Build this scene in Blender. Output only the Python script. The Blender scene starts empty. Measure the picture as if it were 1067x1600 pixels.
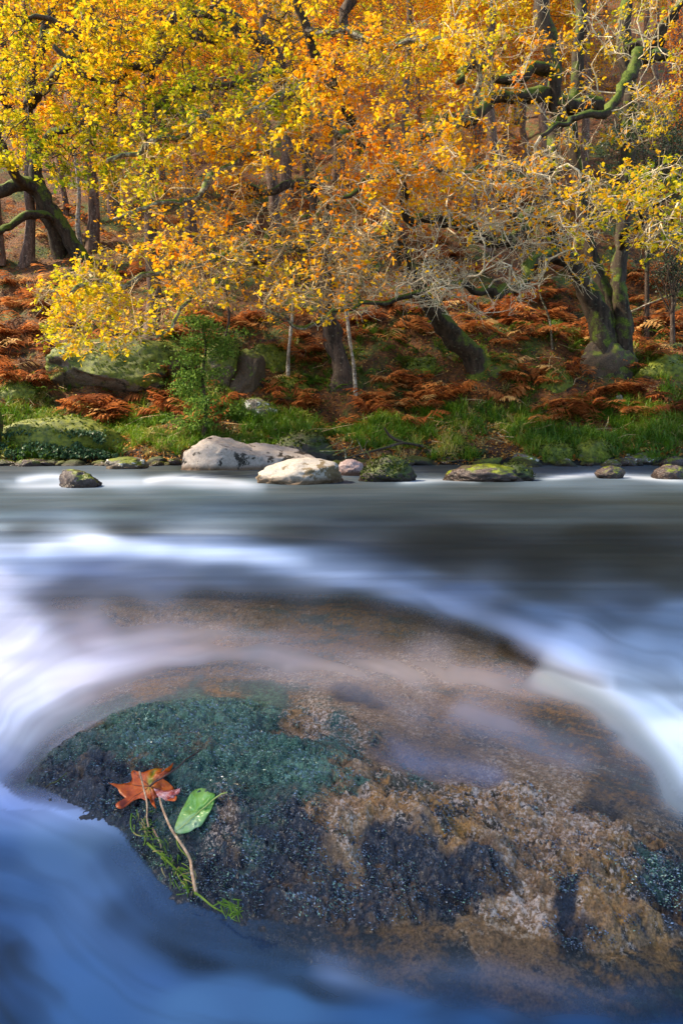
import bpy, math, random
import numpy as np
from mathutils import Vector, Matrix

rng = np.random.default_rng(7)
random.seed(7)
SC = bpy.context.scene
COL = SC.collection

# ------------------------------------------------------------------ camera, sky, sun, exposure
F, CX, HY, CH = 1067.0, 533.5, 675.0, 0.75       # focal length and horizon in photo pixels, eye height in metres
cam = bpy.data.cameras.new("camera")
cam_o = bpy.data.objects.new("camera", cam)
COL.objects.link(cam_o)
cam.sensor_fit = 'VERTICAL'
cam.sensor_height = 36.0
cam.lens = 36.0 * F / 1600.0
cam.shift_y = -125.0 / 1600.0
cam.clip_start, cam.clip_end = 0.05, 1000.0
cam_o.location = (0, 0, CH)
cam_o.rotation_euler = (math.radians(90), 0, 0)
SC.camera = cam_o

SUN_AZ, SUN_EL = math.radians(-88), math.radians(46)      # azimuth from +Y, clockwise seen from above
world = bpy.data.worlds.new("World")
SC.world = world
world.use_nodes = True
wn = world.node_tree
wn.nodes.clear()
sky = wn.nodes.new('ShaderNodeTexSky')
sky.sky_type = 'NISHITA'
sky.sun_disc = False
sky.sun_elevation = SUN_EL
sky.sun_rotation = SUN_AZ
sky.air_density = 1.0
sky.dust_density = 0.6
sky.ozone_density = 1.6
bg = wn.nodes.new('ShaderNodeBackground')
bg.inputs['Strength'].default_value = 0.15
wo = wn.nodes.new('ShaderNodeOutputWorld')
wn.links.new(sky.outputs[0], bg.inputs['Color'])
wn.links.new(bg.outputs[0], wo.inputs['Surface'])

sl = bpy.data.lights.new("sun", 'SUN')
sl.energy = 5.0
sl.angle = math.radians(3)
sl.color = (1.0, 0.82, 0.58)
so = bpy.data.objects.new("sun", sl)
COL.objects.link(so)
sd = Vector((math.sin(SUN_AZ) * math.cos(SUN_EL), math.cos(SUN_AZ) * math.cos(SUN_EL), math.sin(SUN_EL)))
so.rotation_euler = sd.to_track_quat('Z', 'Y').to_euler()
so.location = (-30, 10, 40)

SC.view_settings.view_transform = 'Standard'
SC.view_settings.look = 'None'
SC.view_settings.exposure = 1.35
SC.view_settings.gamma = 1.0
SC.view_settings.use_curve_mapping = False
SC.render.engine = 'CYCLES'
SC.cycles.max_bounces = 6
SC.cycles.sample_clamp_direct = 6.0
SC.cycles.sample_clamp_indirect = 3.0
SC.cycles.transparent_max_bounces = 12
SC.cycles.use_denoising = True

# ------------------------------------------------------------------ numeric helpers
def _hash(ix, iy, iz, seed):
    h = (ix.astype(np.int64) * 374761393 + iy.astype(np.int64) * 668265263 + iz.astype(np.int64) * 2147483647 + seed * 974634777) & 0xFFFFFFFF
    h = ((h ^ (h >> 13)) * 1274126177) & 0xFFFFFFFF
    h = (h ^ (h >> 16)) & 0xFFFFFFFF
    return h / 4294967295.0

def noise(x, y, z=0.0, seed=0):
    x, y, z = np.broadcast_arrays(np.asarray(x, float), np.asarray(y, float), np.asarray(z, float))
    ix, iy, iz = np.floor(x), np.floor(y), np.floor(z)
    fx, fy, fz = x - ix, y - iy, z - iz
    fx, fy, fz = (f * f * f * (f * (f * 6 - 15) + 10) for f in (fx, fy, fz))
    o = 0
    for dx in (0, 1):
        for dy in (0, 1):
            for dz in (0, 1):
                w = (fx if dx else 1 - fx) * (fy if dy else 1 - fy) * (fz if dz else 1 - fz)
                o = o + w * _hash(ix + dx, iy + dy, iz + dz, seed)
    return o * 2 - 1

def fbm(x, y, z=0.0, octaves=4, seed=0, gain=0.5):
    a, s, o = 1.0, 1.0, 0
    for k in range(octaves):
        o = o + a * noise(x * s + 17.3 * k, y * s - 9.1 * k, z * s + 3.7 * k, seed + k)
        a *= gain
        s *= 2.03
    return o

def sstep(a, b, x):
    t = np.clip((x - a) / (b - a), 0, 1)
    return t * t * (3 - 2 * t)

def gauss(x, s):
    return np.exp(-0.5 * (x / s) ** 2)

def shepard(px, py, pts, sx=1.0, sy=1.0, p=3.0, soft=60.0):
    """smooth field through control points (x, y, v...)"""
    pts = np.asarray(pts, float)
    px = np.asarray(px, float)
    out = np.zeros((px.size, pts.shape[1] - 2))
    w = np.zeros(px.size)
    X, Y = px.ravel(), np.asarray(py, float).ravel()
    for r in pts:
        d = ((X - r[0]) / sx) ** 2 + ((Y - r[1]) / sy) ** 2
        ww = 1.0 / (d + soft) ** (p / 2)
        w += ww
        out += ww[:, None] * r[2:]
    return out / w[:, None]

def seg_dist(px, py, line):
    """distance to a polyline and parameter 0..1 along it"""
    best = np.full(px.shape, 1e9)
    tt = np.zeros(px.shape)
    n = len(line) - 1
    for i in range(n):
        ax, ay = line[i]
        bx, by = line[i + 1]
        dx, dy = bx - ax, by - ay
        t = np.clip(((px - ax) * dx + (py - ay) * dy) / (dx * dx + dy * dy + 1e-9), 0, 1)
        d = np.hypot(px - ax - t * dx, py - ay - t * dy)
        m = d < best
        best = np.where(m, d, best)
        tt = np.where(m, (i + t) / n, tt)
    return best, tt

def poly_sd(px, py, poly):
    """signed distance, positive inside"""
    d, _ = seg_dist(px, py, list(poly) + [poly[0]])
    inside = np.zeros(px.shape, bool)
    n = len(poly)
    j = n - 1
    for i in range(n):
        xi, yi = poly[i]
        xj, yj = poly[j]
        c = ((yi > py) != (yj > py)) & (px < (xj - xi) * (py - yi) / (yj - yi + 1e-12) + xi)
        inside ^= c
        j = i
    return np.where(inside, d, -d)

def smooth_line(line, n=8):
    """Catmull-Rom through points of any dimension"""
    P_ = np.asarray(line, float)
    P_ = np.vstack([2 * P_[0] - P_[1], P_, 2 * P_[-1] - P_[-2]])
    out = []
    for i in range(1, len(P_) - 2):
        p0, p1, p2, p3 = P_[i - 1:i + 3]
        for t in np.linspace(0, 1, n, endpoint=False):
            out.append(0.5 * ((2 * p1) + (p2 - p0) * t + (2 * p0 - 5 * p1 + 4 * p2 - p3) * t * t + (3 * p1 - p0 - 3 * p2 + p3) * t ** 3))
    out.append(P_[-2])
    return np.array(out)

def P(px, py, Y):
    return np.array([(px - CX) / F * Y, Y, CH - (py - HY) / F * Y])

# ------------------------------------------------------------------ mesh helpers
def mesh(name, V, faces, mat=None, smooth=False, attrs=None):
    V = np.asarray(V, np.float32)
    if not isinstance(faces, list):
        faces = [faces]
    faces = [np.asarray(f, np.int32) for f in faces if len(f)]
    me = bpy.data.meshes.new(name)
    me.vertices.add(len(V))
    me.vertices.foreach_set('co', V.ravel())
    li = np.concatenate([f.ravel() for f in faces])
    tot = np.concatenate([np.full(len(f), f.shape[1], np.int32) for f in faces])
    st = np.concatenate([[0], np.cumsum(tot)[:-1]]).astype(np.int32)
    me.loops.add(len(li))
    me.loops.foreach_set('vertex_index', li)
    me.polygons.add(len(tot))
    me.polygons.foreach_set('loop_start', st)
    me.polygons.foreach_set('loop_total', tot)
    me.update(calc_edges=True)
    if smooth:
        me.polygons.foreach_set('use_smooth', np.ones(len(tot), bool))
    for k, a in (attrs or {}).items():
        a = np.asarray(a, np.float32)
        if a.ndim == 1:
            at = me.attributes.new(k, 'FLOAT', 'POINT')
            at.data.foreach_set('value', a)
        else:
            at = me.attributes.new(k, 'FLOAT_COLOR', 'POINT')
            c = np.ones((len(a), 4), np.float32)
            c[:, :3] = a
            at.data.foreach_set('color', c.ravel())
    if mat:
        me.materials.append(mat)
    return me

def tag(o, label=None, cat=None, group=None, kind=None):
    for k, v in (('label', label), ('category', cat), ('group', group), ('kind', kind)):
        if v:
            o[k] = v
    return o

def link(name, me, parent=None, loc=None):
    o = bpy.data.objects.new(name, me)
    COL.objects.link(o)
    if parent:
        o.parent = parent
    if loc is not None:
        o.location = loc
    return o

def empty(name, loc=(0, 0, 0)):
    o = bpy.data.objects.new(name, None)
    o.empty_display_size = 0.1
    COL.objects.link(o)
    o.location = loc
    return o

def copy_tree(src, loc, rotz=0.0, scale=1.0):
    r = src.copy()
    COL.objects.link(r)
    r.location, r.rotation_euler, r.scale = loc, (0, 0, rotz), (scale,) * 3
    for ch in list(src.children):
        c = ch.copy()
        COL.objects.link(c)
        c.parent = r
    return r

class Bag:
    """collects raw geometry"""
    def __init__(self):
        self.V, self.F, self.A, self.n = [], {}, [], 0
    def add(self, V, Fs, a=0.0):
        V = np.asarray(V, float)
        for f in (Fs if isinstance(Fs, list) else [Fs]):
            f = np.asarray(f)
            if len(f):
                self.F.setdefault(f.shape[1], []).append(f + self.n)
        self.V.append(V)
        self.A.append(np.broadcast_to(np.asarray(a, float), (len(V),)))
        self.n += len(V)
    def build(self, name, mat, parent=None, smooth=False, origin=None, attr='tint'):
        if not self.n:
            return None
        V = np.vstack(self.V)
        if origin is not None:
            V = V - np.asarray(origin)
        me = mesh(name, V, [np.vstack(v) for v in self.F.values()], mat, smooth, {attr: np.concatenate(self.A)})
        return link(name, me, parent)

_ring = {}
def tube(bag, pts, rad, sides=5, a=0.0, rough=0.0, cap=True):
    pts = np.asarray(pts, float)
    n = len(pts)
    rad = np.broadcast_to(np.asarray(rad, float), (n,))
    t = np.gradient(pts, axis=0)
    t /= np.linalg.norm(t, axis=1)[:, None] + 1e-9
    up = np.array([0, 0, 1.0]) if abs(t[:, 2]).mean() < 0.8 else np.array([0, 1.0, 0])
    s = np.cross(t, up)
    s /= np.linalg.norm(s, axis=1)[:, None] + 1e-9
    b = np.cross(s, t)
    an = np.arange(sides) * 2 * math.pi / sides
    R = rad[:, None] * np.ones((1, sides))
    if rough:
        R = R * (1 + rough * fbm(pts[:, 0, None] * 2.3 + np.cos(an) * 1.3, pts[:, 2, None] * 2.3 + pts[:, 1, None], np.sin(an) * 1.3, 3, 5))
    V = pts[:, None, :] + R[:, :, None] * (np.cos(an)[None, :, None] * s[:, None, :] + np.sin(an)[None, :, None] * b[:, None, :])
    V = V.reshape(-1, 3)
    key = (n, sides)
    if key not in _ring:
        i, k = np.meshgrid(np.arange(n - 1), np.arange(sides), indexing='ij')
        k2 = (k + 1) % sides
        _ring[key] = np.stack([i * sides + k, i * sides + k2, (i + 1) * sides + k2, (i + 1) * sides + k], -1).reshape(-1, 4)
    fs = [_ring[key]]
    if cap and sides >= 5:
        V = np.vstack([V, pts[-1:] + t[-1:] * rad[-1] * 0.5])
        k = np.arange(sides)
        fs.append(np.stack([(n - 1) * sides + k, (n - 1) * sides + (k + 1) % sides, np.full(sides, n * sides)], -1))
    bag.add(V, fs, a)

def rot_mats(yaw, pitch, roll):
    cy, sy, cp, sp, cr, sr = np.cos(yaw), np.sin(yaw), np.cos(pitch), np.sin(pitch), np.cos(roll), np.sin(roll)
    R = np.empty((len(yaw), 3, 3))
    R[:, 0, 0] = cy * cr - sy * sp * sr; R[:, 0, 1] = -sy * cp; R[:, 0, 2] = cy * sr + sy * sp * cr
    R[:, 1, 0] = sy * cr + cy * sp * sr; R[:, 1, 1] = cy * cp;  R[:, 1, 2] = sy * sr - cy * sp * cr
    R[:, 2, 0] = -cp * sr;               R[:, 2, 1] = sp;       R[:, 2, 2] = cp * cr
    return R

def scatter(bag, T, Fs, pos, yaw, pitch, roll, scale, a):
    """many copies of one small template, merged: for leaves and blades"""
    n = len(pos)
    R = rot_mats(yaw, pitch, roll)
    V = np.einsum('nij,kj->nki', R, T) * np.asarray(scale)[:, None, None] + pos[:, None, :]
    k = len(T)
    off = (np.arange(n) * k)[:, None, None]
    bag.add(V.reshape(-1, 3), [(f[None] + off).reshape(-1, f.shape[1]) for f in Fs], np.repeat(a, k))

# leaf templates, base at the origin, pointing along +Y, one unit long
OAK_T = np.array([[0, 0, 0], [-.10, .18, .02], [.10, .18, .02], [-.26, .34, .06], [.26, .34, .06], [-.14, .45, .03], [.14, .45, .03], [-.32, .66, .05], [.32, .66, .05], [-.15, .84, .0], [.15, .84, .0], [0, 1, -.06]])
OAK_F = [np.array([[0, 2, 1], [9, 10, 11]]), np.array([[1, 2, 4, 3], [3, 4, 6, 5], [5, 6, 8, 7], [7, 8, 10, 9]])]
SM_T = np.array([[0, 0, 0], [-.28, .5, .07], [.28, .5, .07], [0, 1, 0]])
SM_F = [np.array([[0, 2, 1], [1, 2, 3]])]

# ------------------------------------------------------------------ materials
def new_mat(name):
    m = bpy.data.materials.new(name)
    m.use_nodes = True
    nt = m.node_tree
    nt.nodes.clear()
    out = nt.nodes.new('ShaderNodeOutputMaterial')
    return m, nt, out

def N(nt, t, **kw):
    n = nt.nodes.new(t)
    for k, v in kw.items():
        if k.startswith('_'):
            setattr(n, k[1:], v)
        else:
            n.inputs[k.replace('__', ' ')].default_value = v
    return n

def ramp(nt, stops, src=None, mode='LINEAR'):
    r = nt.nodes.new('ShaderNodeValToRGB')
    r.color_ramp.interpolation = mode
    el = r.color_ramp.elements
    el[0].position, el[0].color = stops[0][0], (*stops[0][1], 1)
    el[1].position, el[1].color = stops[-1][0], (*stops[-1][1], 1)
    for p, c in stops[1:-1]:
        e = el.new(p)
        e.color = (*c, 1)
    if src is not None:
        nt.links.new(src, r.inputs[0])
    return r

def mixc(nt, fac, a, b, blend='MIX'):
    m = nt.nodes.new('ShaderNodeMix')
    m.data_type = 'RGBA'
    m.blend_type = blend
    for i, v in ((0, fac), (6, a), (7, b)):
        if hasattr(v, 'is_output'):
            nt.links.new(v, m.inputs[i])
        elif i == 0:
            m.inputs[0].default_value = v
        else:
            m.inputs[i].default_value = (*v, 1)
    return m.outputs[2]

def tex_noise(nt, scale, detail=4, rough=0.55, coord='Object', stretch=None):
    tc = nt.nodes.new('ShaderNodeTexCoord')
    src = tc.outputs[coord]
    if stretch:
        mp = nt.nodes.new('ShaderNodeMapping')
        mp.inputs['Scale'].default_value = stretch
        nt.links.new(src, mp.inputs[0])
        src = mp.outputs[0]
    n = nt.nodes.new('ShaderNodeTexNoise')
    n.inputs['Scale'].default_value = scale
    n.inputs['Detail'].default_value = detail
    n.inputs['Roughness'].default_value = rough
    nt.links.new(src, n.inputs['Vector'])
    return n

def leaf_mat(name, stops, trans=0.55, rough=0.5, spec=0.12):
    m, nt, out = new_mat(name)
    at = N(nt, 'ShaderNodeAttribute', _attribute_name='tint')
    r = ramp(nt, stops, at.outputs['Fac'])
    p = N(nt, 'ShaderNodeBsdfPrincipled', Roughness=rough)
    p.inputs['Specular IOR Level'].default_value = spec
    nt.links.new(r.outputs[0], p.inputs['Base Color'])
    t = N(nt, 'ShaderNodeBsdfTranslucent')
    nt.links.new(r.outputs[0], t.inputs['Color'])
    mx = N(nt, 'ShaderNodeMixShader', Fac=trans)
    nt.links.new(p.outputs[0], mx.inputs[1])
    nt.links.new(t.outputs[0], mx.inputs[2])
    nt.links.new(mx.outputs[0], out.inputs['Surface'])
    return m

def bark_mat(name, dark, mid, lichen, lich_amt=0.5, moss_amt=0.0, bump=0.6, scale=1.0):
    m, nt, out = new_mat(name)
    n1 = tex_noise(nt, 9 * scale, 5, 0.65, stretch=(1, 1, 0.22))
    c = ramp(nt, [(0.35, dark), (0.62, mid)], n1.outputs['Fac']).outputs[0]
    n2 = tex_noise(nt, 13 * scale, 6, 0.7)
    f2 = ramp(nt, [(0.62 - 0.3 * lich_amt, (0, 0, 0)), (0.76 - 0.3 * lich_amt, (1, 1, 1))], n2.outputs['Fac'])
    c = mixc(nt, f2.outputs[0], c, lichen)
    if moss_amt > 0:
        g = nt.nodes.new('ShaderNodeNewGeometry')
        sx = nt.nodes.new('ShaderNodeSeparateXYZ')
        nt.links.new(g.outputs['Normal'], sx.inputs[0])
        n3 = tex_noise(nt, 2.5, 4, 0.6)
        ad = N(nt, 'ShaderNodeMath', _operation='MULTIPLY_ADD')
        nt.links.new(sx.outputs[2], ad.inputs[0])
        ad.inputs[1].default_value = 0.35
        nt.links.new(n3.outputs['Fac'], ad.inputs[2])
        f3 = ramp(nt, [(0.72 - 0.35 * moss_amt, (0, 0, 0)), (0.84 - 0.35 * moss_amt, (1, 1, 1))], ad.outputs[0])
        n4 = tex_noise(nt, 30, 3)
        mc = ramp(nt, [(0.3, (0.025, 0.045, 0.006)), (0.7, (0.12, 0.16, 0.015))], n4.outputs['Fac'])
        c = mixc(nt, f3.outputs[0], c, mc.outputs[0])
    p = N(nt, 'ShaderNodeBsdfPrincipled', Roughness=0.85)
    p.inputs['Specular IOR Level'].default_value = 0.25
    nt.links.new(c, p.inputs['Base Color'])
    b = N(nt, 'ShaderNodeBump', Strength=bump, Distance=0.03)
    nt.links.new(n1.outputs['Fac'], b.inputs['Height'])
    nt.links.new(b.outputs[0], p.inputs['Normal'])
    nt.links.new(p.outputs[0], out.inputs['Surface'])
    return m

M = {}
OAK_STOPS = [(0.0, (0.12, 0.19, 0.010)), (0.20, (0.34, 0.36, 0.012)), (0.38, (0.74, 0.54, 0.014)), (0.58, (0.84, 0.40, 0.010)), (0.8, (0.72, 0.20, 0.010)), (1.0, (0.34, 0.08, 0.010))]
M['oak'] = leaf_mat('oak_leaf', OAK_STOPS, 0.5)
M['oak_far'] = leaf_mat('distant_leaf', [(p_, (c_[0] * .85, c_[1] * .72, c_[2] * .9)) for p_, c_ in OAK_STOPS], 0.5)
M['holly'] = leaf_mat('holly_leaf', [(0, (0.012, 0.03, 0.014)), (1, (0.05, 0.09, 0.045))], 0.12, 0.42, 0.4)
M['sap'] = leaf_mat('sapling_leaf', [(0, (0.05, 0.12, 0.02)), (1, (0.20, 0.32, 0.05))], 0.4)
M['ivy'] = leaf_mat('ivy_leaf', [(0, (0.012, 0.04, 0.02)), (1, (0.06, 0.12, 0.05))], 0.15, 0.4)
M['grass'] = leaf_mat('grass_blade', [(0, (0.035, 0.10, 0.006)), (0.5, (0.12, 0.25, 0.012)), (0.78, (0.28, 0.32, 0.03)), (1, (0.46, 0.36, 0.14))], 0.35, 0.45, 0.4)
M['fern'] = leaf_mat('dead_bracken', [(0, (0.12, 0.035, 0.014)), (0.5, (0.38, 0.12, 0.032)), (0.8, (0.54, 0.24, 0.07)), (1, (0.60, 0.40, 0.16))], 0.45, 0.7)
M['gfern'] = leaf_mat('green_fern', [(0, (0.03, 0.08, 0.01)), (1, (0.16, 0.28, 0.025))], 0.35, 0.5)
M['litter'] = leaf_mat('fallen_leaf', [(0, (0.16, 0.05, 0.012)), (0.5, (0.42, 0.16, 0.03)), (1, (0.60, 0.40, 0.12))], 0.2, 0.6)
M['bark_grey'] = bark_mat('lichened_oak_bark', (0.045, 0.032, 0.022), (0.16, 0.12, 0.08), (0.42, 0.42, 0.30), 0.45, 0.5)
M['bark_moss'] = bark_mat('mossy_oak_bark', (0.014, 0.010, 0.007), (0.055, 0.038, 0.026), (0.16, 0.16, 0.10), 0.15, 0.6)
M['twig_lichen'] = bark_mat('pale_lichened_twig', (0.24, 0.16, 0.09), (0.56, 0.42, 0.27), (0.72, 0.66, 0.46), 0.6, 0.0, 0.3, 2)
M['bark_dark'] = bark_mat('dark_bark', (0.018, 0.013, 0.01), (0.09, 0.06, 0.045), (0.26, 0.24, 0.19), 0.12, 0.2)
M['bark_far'] = bark_mat('hillside_bark', (0.035, 0.022, 0.016), (0.17, 0.10, 0.07), (0.33, 0.26, 0.20), 0.25, 0.15)
M['twig_pale'] = bark_mat('lichened_twig', (0.16, 0.09, 0.04), (0.44, 0.29, 0.14), (0.62, 0.52, 0.29), 0.5, 0.0, 0.3, 2)
M['twig_dark'] = bark_mat('dark_twig', (0.03, 0.02, 0.014), (0.12, 0.08, 0.05), (0.34, 0.32, 0.22), 0.25, 0.0, 0.3, 2)
M['birch'] = bark_mat('pale_sapling_bark', (0.08, 0.055, 0.035), (0.32, 0.26, 0.20), (0.55, 0.52, 0.46), 0.45, 0.15, 0.3)

# ------------------------------------------------------------------ terrain
def bank_edge(x):
    return 15.35 + 0.22 * noise(x * 0.45, 3.1, 0, 11) + 0.12 * noise(x * 1.5, 8.1, 0, 12)

PROF_D = np.array([-4, -1.2, -.15, 0.05, .45, 1.2, 2.4, 3.2, 5, 8, 20, 46, 60, 90, 160])
PROF_Z = np.array([-1.0, -.6, -.25, .02, .30, .58, 1.05, 1.55, 3.2, 5.6, 15.3, 39.0, 50.0, 62, 70])
def H(x, y):
    x, y = np.asarray(x, float), np.asarray(y, float)
    d = y - 15.35
    d = d - (bank_edge(x) - 15.35) * sstep(4, 1, d)
    z = np.interp(d, PROF_D, PROF_Z)
    w = sstep(0.2, 3.5, d)
    z = z + w * (0.55 * fbm(x * 0.22, y * 0.22, 0, 3, 21) + 0.22 * fbm(x * 1.0, y * 1.0, 0, 4, 22))
    return z + 0.05 * sstep(0, .4, d) * fbm(x * 3, y * 3, 0, 2, 23)

def G(px, py):
    """where the sight line through a photo pixel first meets the ground"""
    Y = np.arange(14.8, 110, 0.05)
    x = (px - CX) / F * Y
    z = CH - (py - HY) / F * Y
    h = H(x, Y)
    i = np.argmax(h >= z)
    if h[i] < z[i]:
        i = len(Y) - 1
    return np.array([x[i], Y[i], h[i]])

def build_terrain():
    Y = np.concatenate([np.arange(13.5, 22, 0.07), np.geomspace(22, 160, 190)])
    u = np.concatenate([np.linspace(-3.5, -.85, 30, endpoint=False), np.linspace(-.85, .85, 330), np.linspace(.85, 3.5, 31)[1:]])
    YY, UU = np.meshgrid(Y, u, indexing='ij')
    XX = UU * YY
    Z = H(XX, YY)
    n, k = len(Y), len(u)
    i, j = np.meshgrid(np.arange(n - 1), np.arange(k - 1), indexing='ij')
    fs = np.stack([i * k + j, i * k + j + 1, (i + 1) * k + j + 1, (i + 1) * k + j], -1).reshape(-1, 4)
    m, nt, out = new_mat('woodland_floor')
    n1 = tex_noise(nt, 0.7, 6, 0.65)
    n2 = tex_noise(nt, 9, 6, 0.7)
    n3 = tex_noise(nt, 2.2, 5, 0.6)
    c = ramp(nt, [(0.3, (0.022, 0.010, 0.004)), (0.5, (0.11, 0.040, 0.009)), (0.7, (0.26, 0.105, 0.018))], n2.outputs['Fac']).outputs[0]
    moss = ramp(nt, [(0.3, (0.015, 0.03, 0.006)), (0.7, (0.10, 0.14, 0.015))], n2.outputs['Fac']).outputs[0]
    f = ramp(nt, [(0.50, (0, 0, 0)), (0.60, (1, 1, 1))], n1.outputs['Fac'])
    c = mixc(nt, f.outputs[0], c, moss)
    f3 = ramp(nt, [(0.34, (1, 1, 1)), (0.42, (0, 0, 0))], n3.outputs['Fac'])
    c = mixc(nt, f3.outputs[0], c, (0.02, 0.013, 0.008))
    # wet soil in the strip just above the water
    tc = nt.nodes.new('ShaderNodeTexCoord')
    sp = nt.nodes.new('ShaderNodeSeparateXYZ')
    nt.links.new(tc.outputs['Object'], sp.inputs[0])
    fz = ramp(nt, [(0.10, (1, 1, 1)), (0.5, (0, 0, 0))], sp.outputs[2])
    c = mixc(nt, fz.outputs[0], c, (0.012, 0.012, 0.008))
    p = N(nt, 'ShaderNodeBsdfPrincipled', Roughness=0.9)
    nt.links.new(c, p.inputs['Base Color'])
    b = N(nt, 'ShaderNodeBump', Strength=1.0, Distance=0.12)
    nt.links.new(n2.outputs['Fac'], b.inputs['Height'])
    nt.links.new(b.outputs[0], p.inputs['Normal'])
    nt.links.new(p.outputs[0], out.inputs['Surface'])
    o = link('wooded_hillside', mesh('wooded_hillside', np.stack([XX, YY, Z], -1).reshape(-1, 3), fs, m, True))
    tag(o, kind='structure')
build_terrain()

# ------------------------------------------------------------------ river: water level, foreground rock, riverbed
def water_z(x, y):
    """the standing shape of the river surface in metres"""
    r = 0.115 * np.exp(-(((x - 0.12) / 1.0) ** 2 + ((y - 1.55) / 0.75) ** 2))                 # heaped up over the sunken rock
    r = r + 0.075 * gauss(y - 4.45 + 0.10 * (x + 1.2), .30) * sstep(0.9, -0.9, x) * sstep(-4.0, -2.0, x)   # standing wave on the left
    r = r - 0.05 * gauss(y - 3.7 + 0.1 * (x + 1), .30) * sstep(0.6, -0.6, x) * sstep(-4.0, -2.0, x)
    r = r + 0.03 * gauss(y - 3.1 + 0.45 * x, .25) * sstep(-.2, 1.2, x)
    r = r + 0.025 * gauss(y - 12.6, .35) * sstep(3.5, -1.5, x)
    r = r - 0.10 * sstep(0, .5, x - 0.30 - 0.42 * (y - 0.9) - .25) * sstep(2.6, 1.4, y)            # falls away past the right flank
    r = r - 0.05 * sstep(1.25, 0.75, y)
    return r + 0.006 * fbm(x * 1.2, y * 2.4, 0, 3, 31)

EXPOSED = [(40, 1222), (75, 1178), (130, 1140), (200, 1106), (290, 1092), (400, 1092), (440, 1105), (520, 1108), (590, 1140), (640, 1190), (700, 1196), (760, 1210), (850, 1240), (920, 1258),
           (1000, 1292), (1067, 1335), (1190, 1390), (1200, 1470), (1067, 1462), (960, 1488), (880, 1482), (800, 1445), (700, 1432), (600, 1450), (500, 1448), (430, 1440), (350, 1428), (285, 1405), (225, 1350),
           (185, 1295), (130, 1262), (90, 1242)]
SHELF = [(20, 1000), (60, 955), (150, 945), (300, 945), (450, 955), (600, 965), (740, 1005), (850, 1052), (960, 1120), (1030, 1200), (1080, 1262), (1300, 1420), (1300, 1580), (1067, 1570), (900, 1560), (700, 1545),
         (560, 1505), (430, 1462), (330, 1440), (255, 1408), (200, 1358), (152, 1304), (90, 1262), (20, 1240), (-60, 1130)]
EXPOSED = [tuple(q) for q in smooth_line(EXPOSED + [EXPOSED[0]], 3)[:-1]]
SHELF = [tuple(q) for q in smooth_line(SHELF + [SHELF[0]], 3)[:-1]]

def to_px(x, y, z):
    y = np.maximum(y, 0.05)
    return CX + F * x / y, HY + F * (CH - z) / y

def rock_offset(px, py):
    """height of the stone relative to the water surface"""
    de = poly_sd(px, py, EXPOSED)
    ds = poly_sd(px, py, SHELF)
    o = np.where(de > 0, 0.0005 + 0.038 * sstep(0, 130, de) + 0.010 * sstep(0, 18, de), 0)
    o = np.where((de <= 0) & (ds > 0), -0.003 - 0.022 * sstep(0, 110, -de), o)
    o = np.where(ds <= 0, -0.010 - 0.016 * sstep(0, 60, -de) - 0.30 * sstep(-10, 260, -ds) - 0.05 * sstep(0, 60, -ds), o)
    # the trough of water that crosses behind the mossy hump
    d, t = seg_dist(px, py, [(425, 1150), (520, 1165), (600, 1188), (680, 1215), (760, 1222)])
    o = o - 0.020 * gauss(d, 20)
    return o

def rock_relief(x, y, px, py):
    moss = rock_masks(px, py)[0]
    r = 0.009 * fbm(x * 9, y * 9, 0, 3, 41) + 0.0055 * fbm(x * 32, y * 38, 0, 3, 42)
    strat = fbm(x * 13, (y + .35 * x) * 46, 0, 4, 43)
    cr = np.abs(fbm(x * 7 + 3, (y + .35 * x) * 24, 0, 3, 46))
    r = r + 0.0085 * strat * (1 - 0.6 * moss) - .010 * sstep(.07, 0, cr) * (1 - moss)
    r = r + 0.0034 * fbm(x * 130, y * 130, 0, 2, 44) + .004 * moss * fbm(x * 60, y * 60, 0, 2, 45)
    # ledge of darker stone that runs down the middle
    d, t = seg_dist(px, py, [(560, 1255), (600, 1290), (680, 1300), (760, 1300)])
    r = r + 0.008 * gauss(d, 10)
    d, t = seg_dist(px, py, [(340, 1330), (450, 1330), (600, 1345), (760, 1370)])
    r = r + 0.012 * gauss(d, 28)
    o = rock_offset(px, py)
    return r * (.25 + .75 * sstep(-.004, .012, o)) * 1.25

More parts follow.
